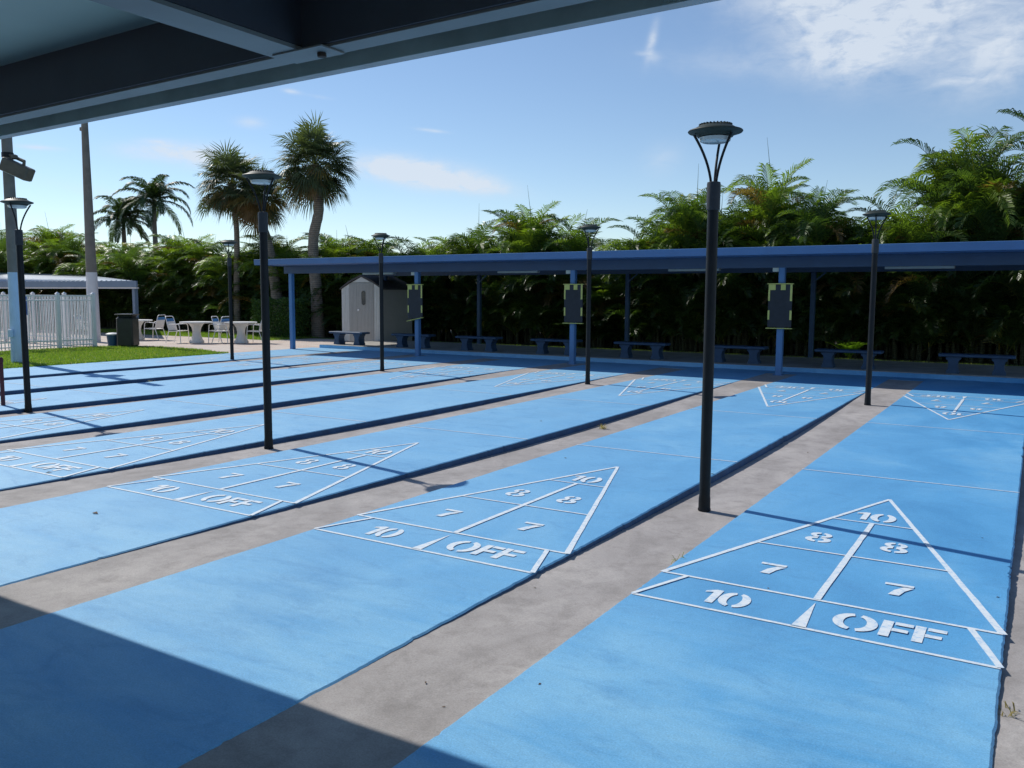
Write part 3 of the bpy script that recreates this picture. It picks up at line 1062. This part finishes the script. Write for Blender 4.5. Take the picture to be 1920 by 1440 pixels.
def make_chair():
    """seat faces +X"""
    root = empty('patio_chair', (0, 0, 0))
    r_ = 0.014
    for s in (-1, 1):
        y = 0.25 * s
        MB().tube([(0.24, y, 0.0), (0.22, y, 0.42), (0.20, y, 0.60), (0.14, y, 0.64), (-0.20, y, 0.62), (-0.235, y, 0.60)], r_, 7).build('armrest', M['strap_white'], root, True)
        MB().tube([(-0.33, y * 0.96, 0.0), (-0.20, y * 0.96, 0.40)], r_, 7).build('leg', M['strap_white'], root, True)
    fr = MB()
    fr.tube([(0.22, 0.235, 0.41), (-0.19, 0.235, 0.39), (-0.235, 0.235, 0.56), (-0.32, 0.22, 0.86), (-0.335, 0.17, 0.895), (-0.335, -0.17, 0.895), (-0.32, -0.22, 0.86), (-0.235, -0.235, 0.56), (-0.19, -0.235, 0.39), (0.22, -0.235, 0.41), (0.22, 0.235, 0.41)], r_, 7)
    fr.build('frame', M['strap_white'], root, True)

    def strap(mb, x, z, nx, nz, w=0.24):
        mb.box(x - nx * 0.024 - 0.003, x + nx * 0.024 + 0.003, -w, w, z - nz * 0.0225 - 0.003, z + nz * 0.0225 + 0.003)
    s1 = MB()
    for k in range(8):
        strap(s1, 0.20 - 0.052 * k, 0.412 - 0.0025 * k, 1, 0)
    s1.build('seat_straps', M['strap_white'], root)
    s2, s3 = MB(), MB()
    for k in range(8):
        u = k / 7
        x, z_ = -0.205 - 0.105 * u, 0.45 + 0.345 * u
        strap(s2 if k < 6 else s3, x, z_, 0.12, 0.95, 0.232)
    s2.build('back_straps', M['strap_white'], root)
    s3.build('top_straps', M['strap_blue'], root)
    return root


T1, T2, T3 = Vector((-25.72, 14.62, 0)), Vector((-22.45, 14.62, 0)), Vector((-21.2, 15.45, 0))
t0 = make_table()
for i, (T_, lb) in enumerate(((T2, 'middle of the three round white patio tables'), (T1, 'round white patio table beside the dark litter bin'),
                              (T3, 'right of the three white patio tables, nearest the palm trunks'))):
    o = t0 if i == 0 else copy_tree(t0)
    o.location = T_
    tag(o, lb, 'table', 'round white tables on the patio')
c0 = make_chair()
cam_r = Vector((rt.x, rt.y, 0))
chairs = [(T2 - cam_r * 0.62, 20, 'white strap chair at the left side of the middle patio table'),
          (T2 + cam_r * 0.60 + Vector((0, .2, 0)), 190, 'white strap chair with vivid blue top at the right side of the middle patio table'),
          (T3 - cam_r * 0.58, 25, 'white strap chair at the left side of the right patio table'),
          (T3 + cam_r * 0.52, 205, 'white strap chair at the right side of the right patio table, nearest the palm trunks'),
          (T1 + cam_r * 0.62, 200, 'white strap chair at the right side of the patio table by the bin'),
          (Vector((-27.4, 13.75, 0)), 30, 'white strap chair half hidden behind the dark litter bin'),
          ]
for i, (P_, a, lb) in enumerate(chairs):
    o = c0 if i == 0 else copy_tree(c0)
    o.location = P_
    o.rotation_euler = (0, 0, R(a))
    tag(o, lb, 'chair', 'white and blue strap chairs on the patio')

# litter bin and bucket
bn = empty('litter_bin', (-22.45, 12.05, 0), R(32))
MB().bbox(-0.26, 0.26, -0.26, 0.26, 0.0, 0.93, 0.05).build('body', M['bin_green'], bn)
MB().bbox(-0.22, 0.22, -0.22, 0.22, 0.93, 0.985, 0.02).build('neck', M['bin_green'], bn)
MB().bbox(-0.28, 0.28, -0.28, 0.28, 0.985, 1.025, 0.018).build('lid', M['bin_green'], bn)
MB().bbox(-0.18, -0.02, -0.268, -0.261, 0.78, 0.90, 0.002).build('opening_plate', M['collar'], bn)
tag(bn, 'square dark green litter bin with a wide flat lid on the patio', 'litter bin')
bk = empty('bucket', (-22.95, 11.85, 0))
MB().lathe([(0.13, 0.0), (0.14, 0.005), (0.18, 0.36), (0.17, 0.362)], 20).build('body', M['bucket_blue'], bk, True)
MB().lathe([(0.19, 0.358), (0.195, 0.365), (0.195, 0.39), (0.12, 0.42), (0.02, 0.43)], 20).build('lid', M['white_paint'], bk, True)
tag(bk, 'small blue bucket with a white lid beside the litter bin', 'bucket')

# low metal canopy behind the fence
cn = empty('patio_canopy', (-33.0, 16.0, 0))
z0, z1 = 1.90, 2.12
vs = [(-13.0, 0, z1), (5.4, 0, z1), (-0.5, 4.0, 2.20), (-4.0, 4.0, 2.49), (-13.0, 4.0, 2.68)]
vs2 = [(x, y, z_ - 0.05) for x, y, z_ in vs]
rf_ = MB().add(vs + vs2, [(0, 1, 2, 3, 4), (9, 8, 7, 6, 5), (0, 5, 6, 1), (1, 6, 7, 2), (2, 7, 8, 3), (3, 8, 9, 4), (4, 9, 5, 0)])
x = -12.8
while x < 5.3:
    u = (x + 13.0) / 18.4
    xb = -13.0 + 12.5 * u
    zb_ = 2.68 + (2.49 - 2.68) * min(1, (xb + 13) / 9) if xb < -4 else 2.49 + (2.20 - 2.49) * (xb + 4) / 3.5
    rf_.tube([(x, 0.02, z1 + 0.022), (xb, 3.98, zb_ + 0.022)], 0.026, 5)
    x += 0.33
rf_.build('roof', M['canopy_roof'], cn)
MB().box(-13, 5.42, -0.06, 0.0, z0, z1 + 0.02).build('fascia', M['canopy_edge'], cn)
MB().box(-13, 5.35, -0.02, 0.1, z0 - 0.06, z0 - 0.003).build('light_trim', M['pole_white'], cn)
for x in (4.95, -8.0):
    MB().bbox(x - 0.08, x + 0.08, 0.12, 0.28, 0, z0, 0.012).build('post', M['canopy_edge'], cn)
tag(cn, 'low grey ribbed metal canopy behind the white picket fence', 'canopy')


# ------------------------------------------------------------------ vegetation
def frond(mb, base, azm, e0, e1, Lf, nl, ll, lw, hang, rnd, tint, v=0.35, petiole=0.12, rr=0.012, bend=1.35):
    """pinnate palm leaf: curved rachis with two rows of tapering leaflets"""
    ca, sa = math.cos(azm), math.sin(azm)
    ns = 12
    pts = [Vector(base)]
    side = Vector((-sa, ca, 0))
    twist = rnd.uniform(-0.5, 0.5)
    for i in range(ns):
        u = (i + 0.5) / ns
        e = e0 + (e1 - e0) * u ** bend
        dv = Vector((ca * math.cos(e), sa * math.cos(e), math.sin(e))) * (Lf / ns)
        dv += side * twist * (Lf / ns) * u * 0.4
        pts.append(pts[-1] + dv)
    rt_ = (min(1, tint[0] * 1.5 + .03), min(1, tint[1] * 1.15 + .02), tint[2])
    # rachis
    for i in range(ns):
        a, b = pts[i], pts[i + 1]
        wa, wb = rr * (1 - i / ns) + 0.003, rr * (1 - (i + 1) / ns) + 0.003
        upv = (b - a).cross(side).normalized()
        mb.add([a - side * wa, a + side * wa, b + side * wb, b - side * wb, a - upv * wa * 1.4, b - upv * wb * 1.4], [(0, 1, 2, 3), (0, 3, 5, 4), (1, 4, 5, 2)], rt_)
    for k in range(nl):
        u = petiole + (1 - petiole) * (k + 0.5) / nl
        i = min(ns - 1, int(u * ns))
        fr = u * ns - i
        p0 = pts[i].lerp(pts[i + 1], fr)
        d = (pts[i + 1] - pts[i]).normalized()
        upv = side.cross(d)
        if upv.z < 0:
            upv = -upv
        uu = (u - petiole) / (1 - petiole)
        prof = math.sin(math.pi * min(1, 0.18 + 0.82 * uu) ** 0.85)
        l_ = ll * (0.35 + 0.65 * prof) * rnd.uniform(0.88, 1.1)
        fwd = 0.45 + 0.9 * uu
        for s in (-1, 1):
            dr = (side * s + d * (fwd + rnd.uniform(-.12, .12)) + upv * (v + rnd.uniform(-.15, .15))).normalized()
            m1 = p0 + dr * l_ * 0.5
            d2 = (dr + Vector((0, 0, -hang * rnd.uniform(0.6, 1.4)))).normalized()
            m2 = m1 + d2 * l_ * 0.5
            wv = d * lw * 0.5
            j = rnd.uniform(0.85, 1.18)
            tt = (tint[0] * j, tint[1] * j, tint[2] * j)
            mb.add([p0 - wv * 0.5, p0 + wv * 0.5, m1 + wv, m1 - wv, m2], [(0, 1, 2, 3), (3, 2, 4)], tt)
    return pts


def areca_tint(rnd, topness):
    k = rnd.random()
    if k < 0.04:
        return (0.17, 0.11, 0.04)
    if k < 0.08:
        return (0.20, 0.19, 0.04)
    g = rnd.random()
    if topness > 0.45 and g < 0.5:  # sunlit frond heads painted in as a lighter yellow-green tint
        return (0.115 + 0.08 * g, 0.175 + 0.09 * g, 0.030)
    return (0.038 + 0.035 * g, 0.070 + 0.05 * g, 0.020 + 0.012 * g)


def areca_variant(seed, H=4.7):
    rnd = random.Random(seed)
    cr, tk = MB(), MB()
    nst = 34
    for i in range(nst):
        a = rnd.uniform(0, 2 * math.pi)
        rb = rnd.uniform(0.1, 0.75)
        bx, by = rb * math.cos(a) * 1.25, rb * math.sin(a)
        frac = [1.0, 0.95, 0.89, 0.83, 0.77, 0.72, 0.68, 0.65, 0.62, 0.60, 0.58, 0.58, 0.54, 0.5, 0.45, 0.4, 0.36, 0.32, 0.28, 0.24, 0.2, 0.16, 0.13, 0.1, 0.08, 0.06, 0.05, 0.04, 0.03, 0.02, 0.015, 0.01, 0.01, 0.005][i]
        hs = 0.10 + (H - 1.75) * frac * rnd.uniform(0.86, 1.06)
        if frac < 0.5:
            by = -abs(by) - (0.15 if frac > 0.05 else 0.5) if i % 3 else by
        lean = (0.04 + 0.09 * rnd.random()) * (1.1 if frac > 0.5 else 1.6)
        tx, ty = bx + math.cos(a) * lean * hs * 1.2, by + math.sin(a) * lean * hs
        pts = [(bx, by, -0.05), (bx + (tx - bx) * 0.35, by + (ty - by) * 0.35, hs * 0.5), (tx, ty, hs), (tx + (tx - bx) * 0.05, ty, hs + 0.35)]
        tk.tube(pts, [0.045, 0.038, 0.034, 0.018], 6)
        nf = 10 if frac > 0.8 else 8 if frac > 0.5 else 7
        for k in range(nf):
            az_ = 2.4 * k + rnd.uniform(-.4, .4) + i
            e0 = R(rnd.uniform(68, 88)) if k % 2 == 0 else R(rnd.uniform(42, 72))
            e1 = R(rnd.uniform(-60, 25)) if e0 > R(66) else R(rnd.uniform(-88, -60))
            Lf = rnd.uniform(1.35, 1.9) * (1.15 if frac > 0.8 else 1 if frac > 0.3 else 0.8)
            topness = frac * (0.6 + 0.4 * (e0 > R(55)))
            frond(cr, (tx, ty, hs + rnd.uniform(0.05, 0.3)), az_, e0, e1, Lf, 38, 0.56, 0.036, 0.75, rnd, areca_tint(rnd, topness), 0.7, bend=rnd.uniform(1.6, 2.6))
        if frac > 0.6 and rnd.random() < 0.22:      # unopened spear leaf
            cr.tube([(tx, ty, hs + 0.3), (tx + rnd.uniform(-.1, .1), ty, hs + 1.2), (tx + rnd.uniform(-.2, .2), ty, hs + rnd.uniform(1.9, 2.3))], [0.016, 0.011, 0.003], 4)
            cr.c += [(0.10, 0.14, 0.04)] * 12
    return cr, tk


variants = []
for sd in (11, 23, 37, 51, 64):
    cr, tk = areca_variant(sd)
    root = empty('palm_clump', (0, 0, 0))
    tk.build('trunk', M['cane'], root, True)
    cr.build('crown', M['areca'], root)
    variants.append(root)
tops = [(-60, 5.4), (-48, 5.2), (-43, 5.0), (-38.7, 4.2), (-32.8, 4.15), (-22.6, 4.1), (-17, 4.0), (-13.5, 4.6), (-11.6, 4.3), (-11.2, 2.5), (-9.6, 2.5),
        (-9.0, 4.5), (-8, 5.2), (-6, 5.4), (-4.4, 4.95), (-2.8, 4.15), (-2.1, 4.6), (-0.8, 5.2), (0.3, 5.9), (1.3, 6.3), (3, 6.6), (8, 6.8)]


def top_at(x):
    for (a, ha), (b, hb) in zip(tops, tops[1:]):
        if a <= x <= b:
            return ha + (hb - ha) * (x - a) / (b - a)
    return 5


rnd = random.Random(99)
hedge = [(3.0, 'areca palm clump cut off by the right edge, tallest part of the hedge'),
         (1.75, 'dense tall areca palm clump just inside the right edge, above the rightmost bench'),
         (0.55, 'tall areca palm clump rising at the right behind the rightmost bench'),
         (-1.0, 'areca palm clump right of the far right lamp post'),
         (-2.6, 'lower areca palm clump in the dip behind the far right lamp post'),
         (-4.3, 'areca palm clump behind the right scoreboard'),
         (-6.0, 'tall areca palm clump with upright spear leaves left of the right scoreboard'),
         (-7.1, 'tall areca palm clump behind the foreground lamp post'),
         (-8.5, 'areca palm clump at the left end of the tall right section of hedge'),
         (-10.6, 'low areca palm clump in the gap behind the middle scoreboard'),
         (-12.7, 'areca palm clump rising just left of the middle scoreboard'),
         (-14.2, 'areca palm clump with feathery top between the left and middle scoreboards'),
         (-15.8, 'areca palm clump between the left scoreboard and the rear post'),
         (-17.7, 'areca palm clump behind the left scoreboard'),
         (-19.6, 'areca palm clump directly behind the grey shed'),
         (-21.5, 'areca palm clump right of the tallest fan palm trunk'),
         (-23.4, 'areca palm clump between the two fan palm trunks'),
         (-25.3, 'areca palm clump behind the leaning fan palm trunk'),
         (-27.3, 'areca palm clump behind the right patio table'),
         (-29.3, 'areca palm clump behind the middle patio table'),
         (-31.3, 'areca palm clump between the two patio tables nearest the bin'),
         (-33.3, 'areca palm clump behind the end of the grey canopy'),
         (-35.4, 'areca palm clump above the right part of the grey canopy'),
         (-37.6, 'areca palm clump below the two distant feather palms'),
         (-39.8, 'areca palm clump left of the two distant feather palms'),
         (-42.1, 'areca palm clump behind the brown utility pole'),
         (-44.5, 'areca palm clump above the middle of the grey canopy'),
         (-47.0, 'areca palm clump right of the leftmost lamp post'),
         (-49.6, 'areca palm clump behind the leftmost lamp post'),
         (-52.4, 'areca palm clump at the left edge behind the blue painted pole')]
used = set()
for i, (x, lb) in enumerate(hedge):
    vi = i % 5
    o = variants[vi] if vi not in used else copy_tree(variants[vi])
    used.add(vi)
    h = top_at(x) * rnd.uniform(0.90, 1.09)
    y = 21.6 + rnd.uniform(-0.25, 0.25)
    o.location = (x, y, 0)
    s = 1.05 if x > -20 else 1.15
    o.scale = (s * rnd.uniform(0.95, 1.1), s, h / 4.85)
    o.rotation_euler = (0, 0, rnd.choice([0, 0.5, -0.5, 0.25, -0.3]))
    tag(o, lb, 'palm', 'areca palms of the tall hedge')
# rear rows: close the hedge; seen only as depth between the front clumps
for row, (yy_, n_r, dx) in enumerate(((24.0, 30, 2.05), (26.2, 28, 2.3))):
    for i in range(n_r):
        x = 4.5 - row * 0.9 - i * dx
        h = min(top_at(min(7, max(-59, x + o2))) for o2 in (-0.6, 0.3, 1.0)) * (0.90, 0.88)[row]
        if -12.4 < x < -8.2:
            h = min(h, 2.5)
        o = copy_tree(variants[(i * 2 + 1 + row) % 5])
        o.location = (x, yy_ + rnd.uniform(-.3, .3), 0)
        o.scale = (1.2, 1.1, h / 4.85)
        o.rotation_euler = (0, 0, rnd.uniform(2, 4.2))
        tag(o, 'areca palm clump in the shaded rear rows of the hedge', 'palm', 'areca palms of the rear rows')


# sabal (fan) palms
def fan_leaf(mb, base, d0, pet, rad, rnd, tint, droop):
    d0 = d0.normalized()
    side = d0.cross(Vector((0, 0, 1)))
    if side.length < 0.05:
        side = Vector((1, 0, 0))
    side.normalize()
    side = (side + Vector((rnd.uniform(-.3, .3), rnd.uniform(-.3, .3), rnd.uniform(-.3, .3)))).normalized()
    d1 = (d0 + Vector((0, 0, -droop * 0.5))).normalized()
    mid = base + d0 * pet * 0.55
    hub = mid + d1 * pet * 0.45
    upv = side.cross(d1).normalized()
    w = 0.014
    for a, b in ((base, mid), (mid, hub)):
        mb.add([a - side * w, a + side * w, b + side * w, b - side * w], [(0, 1, 2, 3)], (0.16, 0.17, 0.07))
        mb.add([a - upv * w, a + upv * w, b + upv * w, b - upv * w], [(0, 1, 2, 3)], (0.16, 0.17, 0.07))
    n = 26
    for k in range(n):
        a = R(-118 + 236 * k / (n - 1))
        dr = d1 * math.cos(a) + side * math.sin(a) + upv * (0.30 * abs(math.sin(a)) + rnd.uniform(-.06, .06))
        dr.normalize()
        L_ = rad * (0.72 + 0.28 * math.cos(a * 0.7)) * rnd.uniform(0.9, 1.08)
        m1 = hub + dr * L_ * 0.55 + Vector((0, 0, -droop * 0.06 * L_))
        d2 = (dr + Vector((0, 0, -droop * rnd.uniform(0.5, 1.5)))).normalized()
        m2 = m1 + d2 * L_ * 0.45
        q = dr.cross(upv).normalized()
        w2 = 0.026
        j = rnd.uniform(0.8, 1.25)
        tt = (tint[0] * j, tint[1] * j, tint[2] * j)
        mb.add([hub - q * 0.006, hub + q * 0.006, m1 + q * w2, m1 - q * w2, m2], [(0, 1, 2, 3), (3, 2, 4)], tt)


def fan_palm(base, trunk_pts, radii, crown_r, nleaf, seed, label, brown=0.15, low=-0.88):
    rnd = random.Random(seed)
    root = empty('fan_palm', base)
    B0 = Vector(base)
    tp = [Vector(q) - B0 for q in trunk_pts]
    # smooth the trunk curve
    P_ = []
    rr = []
    for i in range(len(tp) - 1):
        p0, p1, p2, p3 = tp[max(0, i - 1)], tp[i], tp[i + 1], tp[min(len(tp) - 1, i + 2)]
        for k in range(6):
            u = k / 6
            P_.append(0.5 * ((2 * p1) + (p2 - p0) * u + (2 * p0 - 5 * p1 + 4 * p2 - p3) * u * u + (3 * p1 - p0 - 3 * p2 + p3) * u ** 3))
            rr.append((radii[i] + (radii[i + 1] - radii[i]) * u) * rnd.uniform(0.96, 1.04))
    P_.append(tp[-1])
    rr.append(radii[-1])
    MB().tube(P_, rr, 14).build('trunk', M['trunk'], root, True)
    cr = MB()
    top = tp[-1]
    for k in range(nleaf):
        zz = 1 - (1 - low) * ((k + 0.5) / nleaf)
        a = 2.39996 * k + rnd.uniform(-.25, .25)
        h = math.sqrt(max(0, 1 - zz * zz))
        d = Vector((h * math.cos(a), h * math.sin(a), zz + 0.12))
        pet = crown_r * rnd.uniform(0.34, 0.56)
        rad = crown_r * rnd.uniform(0.40, 0.54)
        if zz < -0.35 and rnd.random() < brown * 3:
            tint = (0.20, 0.12, 0.05)
        elif zz < 0 and rnd.random() < brown:
            tint = (0.22, 0.16, 0.05)
        else:
            g = rnd.random()
            tint = (0.075 + 0.045 * g, 0.098 + 0.045 * g, 0.055 + 0.02 * g)
        fan_leaf(cr, top + Vector((0, 0, rnd.uniform(-.25, .15))), d, pet, rad, rnd, tint, 0.45 + 0.5 * max(0, 0.4 - zz) + 0.3 * rnd.random())
    cr.build('crown', M['fan'], root)
    tag(root, label, 'palm tree', 'fan palms above the hedge')
    return root


fan_palm((-21.95, 19.87, 0), [(-21.95, 19.87, -0.1), (-22.0, 19.87, 1.6), (-22.12, 19.87, 3.0), (-22.1, 19.87, 3.9), (-21.8, 19.87, 4.9), (-21.93, 19.87, 5.9), (-22.0, 19.87, 6.55)],
         [0.26, 0.225, 0.20, 0.20, 0.19, 0.21, 0.25], 2.0, 92, 5, 'tallest fan palm, its bare trunk curving up left of the shed', 0.05)
fan_palm((-24.3, 20.1, 0), [(-24.3, 20.1, -0.1), (-24.45, 20.1, 1.6), (-24.7, 20.1, 3.0), (-25.0, 20.1, 4.0), (-25.45, 20.1, 4.8), (-25.35, 20.1, 5.6)],
         [0.24, 0.22, 0.20, 0.19, 0.18, 0.22], 1.75, 66, 8, 'leaning fan palm with browning fronds behind the left lamp post', 0.22)
fan_palm((-26.85, 20.1, 0), [(-26.85, 20.1, -0.1), (-26.8, 20.1, 2.2), (-26.72, 20.1, 4.2), (-26.85, 20.1, 5.4), (-26.95, 20.1, 6.2)],
         [0.15, 0.13, 0.11, 0.11, 0.15], 1.95, 84, 13, 'slim trunked fan palm, leftmost of the three fan palms', 0.10)


def feather_palm(base, top, Lf, seed, label, scale=1.0):
    rnd = random.Random(seed)
    root = empty('feather_palm', base)
    B0, T_ = Vector(base), Vector(top)
    h = T_ - B0
    MB().tube([(0, 0, -0.1), h * 0.4 + Vector((0.08, 0, 0)), h * 0.8, h], [0.24, 0.19, 0.17, 0.15], 12).build('trunk', M['trunk'], root, True)
    MB().tube([h - Vector((0, 0, 0.05)), h + Vector((0, 0, 0.5)), h + Vector((0, 0, 0.95))], [0.15, 0.14, 0.06], 10).build('crownshaft', M['cane'], root, True)
    cr = MB()
    n = 20
    for k in range(n):
        e0 = R(82 - 95 * (k / n) + rnd.uniform(-6, 6))
        e1 = e0 - R(rnd.uniform(95, 130))
        e1 = max(e1, R(-86))
        g = rnd.random()
        frond(cr, h + Vector((0, 0, 0.75)), 2.39996 * k + rnd.uniform(-.2, .2), e0, e1, Lf * rnd.uniform(0.88, 1.08), 56, 0.78, 0.085, 0.8, rnd, (0.035 + .02 * g, 0.06 + .03 * g, 0.03), 0.1, 0.08, 0.035)
    cr.build('crown', M['fan'], root)
    tag(root, label, 'palm tree', 'distant feather palms beyond the hedge')


feather_palm((-58.0, 36, 0), (-58.0, 36, 6.5), 3.2, 3, 'shorter distant feather palm at left, beyond the hedge')
feather_palm((-54.25, 36, 0), (-54.25, 36, 7.7), 3.5, 4, 'taller distant feather palm, right of its shorter neighbour')

# young palm catching the light at the foot of the hedge
yp = empty('young_palm', (-2.35, 19.75, 0))
cr = MB()
rn = random.Random(2)
for k in range(11):
    frond(cr, (0, 0, 0.02), 2.4 * k, R(rn.uniform(50, 80)), R(rn.uniform(-10, 20)), rn.uniform(0.55, 0.8), 16, 0.26, 0.026, 0.2, rn, (0.14, 0.25, 0.03))
cr.build('crown', M['areca'], yp)
MB().tube([(0, 0, -0.03), (0, 0, 0.12)], 0.03, 6).build('trunk', M['cane'], yp)
tag(yp, 'small bright green young palm at the hedge foot behind the second bench from right', 'palm')


# clipped shrub left of the shed
def shrub(name, loc, sx, sy_, sz, n, seed, label, cat, tint=(0.045, 0.095, 0.02)):
    rnd = random.Random(seed)
    root = empty(name, loc)
    mb = MB()
    for _ in range(n):
        a, b, c_ = rnd.uniform(-1, 1), rnd.uniform(-1, 1), rnd.uniform(0, 1)
        if rnd.random() < 0.75:
            ax = rnd.randrange(3)
            if ax == 0:
                a = math.copysign(rnd.uniform(0.86, 1.04), a)
            elif ax == 1:
                b = -rnd.uniform(0.8, 1.05)
            else:
                c_ = rnd.uniform(0.9, 1.04)
        p_ = Vector((a * sx, b * sy_, c_ * sz))
        p_ += Vector((math.sin(c_ * 9 + b * 5), 0, math.sin(a * 7 + b * 4))) * 0.05
        d = Vector((rnd.uniform(-1, 1), rnd.uniform(-1, 1), rnd.uniform(-0.3, 1))).normalized()
        q = d.cross(Vector((rnd.uniform(-1, 1), rnd.uniform(-1, 1), rnd.uniform(-1, 1)))).normalized()
        l_ = rnd.uniform(0.045, 0.085)
        j = rnd.uniform(0.6, 1.6)
        mb.add([p_, p_ + d * l_ * 0.5 + q * l_ * 0.25, p_ + d * l_, p_ + d * l_ * 0.5 - q * l_ * 0.25], [(0, 1, 2, 3)], tuple(k * j for k in tint))
    mb.build('foliage', M['fan'], root)
    st = MB()
    for k in range(7):
        x, y = rnd.uniform(-sx, sx) * 0.6, rnd.uniform(-sy_, sy_) * 0.6
        st.tube([(x, y, -0.02), (x * 1.1, y, sz * 0.5), (x * 1.3, y * 1.2, sz * 0.9)], [0.03, 0.02, 0.008], 5)
    st.build('stem', M['cane'], root)
    tag(root, label, cat)
    return root


shrub('shrub', (-22.9, 18.85, 0), 1.05, 0.5, 1.42, 15000, 4, 'square clipped dark green shrub at the left end of the blue shelter', 'shrub')

# ------------------------------------------------------------------ weeds and fallen leaves
def ground_at(px, py, z=0.0):
    d = r2 * ((px - 960) / 1590.7) - u2 * ((py - 720) / 1590.7) + fw
    return CAM + d * ((z - CAM.z) / d.z)


def weed(loc, seed, h, n, label, tint):
    rnd = random.Random(seed)
    mb = MB()
    for _ in range(n):
        a = rnd.uniform(0, 2 * math.pi)
        l_ = h * rnd.uniform(0.5, 1.2)
        e = R(rnd.uniform(15, 75))
        b = Vector((rnd.uniform(-.03, .03), rnd.uniform(-.05, .05), 0))
        m1 = b + Vector((math.cos(a) * math.cos(e), math.sin(a) * math.cos(e), math.sin(e))) * l_ * 0.6
        t_ = m1 + Vector((math.cos(a), math.sin(a), -0.1)) * l_ * 0.4
        w = Vector((-math.sin(a), math.cos(a), 0)) * 0.0022
        mb.add([b - w, b + w, m1 + w * 1.3, m1 - w * 1.3, t_], [(0, 1, 2, 3), (3, 2, 4)], tint)
    o = mb.build('weed', M['grass'], loc=loc)
    tag(o, label, 'weed')


for i, (px, py, h, n, lb, tn) in enumerate([
        (1131, 797, 0.10, 46, 'straw coloured weed tuft in the shaded joint beside the third court', (0.38, 0.30, 0.13)),
        (1268, 1052, 0.09, 16, 'thin weed growing at the near left corner of the right court', (0.22, 0.22, 0.10)),
        (1608, 832, 0.06, 26, 'dry weed patch at the left edge of the right court, beyond the foreground lamp', (0.34, 0.26, 0.12)),
        (1890, 1342, 0.05, 14, 'tiny dry weed at the broken right edge of the right court', (0.25, 0.20, 0.08)),
        (400, 771, 0.07, 20, 'small weed on the dark alley left of centre', (0.30, 0.30, 0.14)),
        (285, 712, 0.08, 20, 'pale weed in the far left alley', (0.35, 0.33, 0.2))]):
    p_ = ground_at(px, py, -0.03)
    p_.z = dip(p_.y)
    weed(p_, i + 1, h, n, lb, tn)

lf = MB().add([(-0.022, 0, 0.002), (0, -0.009, 0.006), (0.026, 0, 0.003), (0.002, 0.010, 0.009), (0, 0, 0.0035)], [(0, 1, 4), (1, 2, 4), (2, 3, 4), (3, 0, 4)])
first = None
for i, (px, py) in enumerate([(178, 963), (91, 887), (1060, 859), (1336, 889), (1440, 1103), (1014, 790), (1012, 1283), (1842, 1009), (1871, 1120), (798, 1276), (832, 1322), (1515, 836), (1003, 1095), (880, 700)]):
    if first is None:
        first = lf.build('dry_leaf', M['leaf_dry'])
        o = first
    else:
        o = first.copy()
        col.objects.link(o)
    p_ = ground_at(px, py, 0)
    on_court = any(a <= p_.x <= b for a, b in CL.values())
    if not on_court:
        p_.z = dip(p_.y)
    o.location = p_
    s = [1.6, 1.4, 1, 1.1, .5, 1, .5, .5, .6, .5, .4, .9, .5, 1.2][i]
    o.scale = (s, s, s)
    o.rotation_euler = (0, 0, i * 1.3)
    tag(o, 'tiny dry brown leaf or crumb lying on the painted concrete', 'leaf', 'fallen crumbs of leaf on the courts')
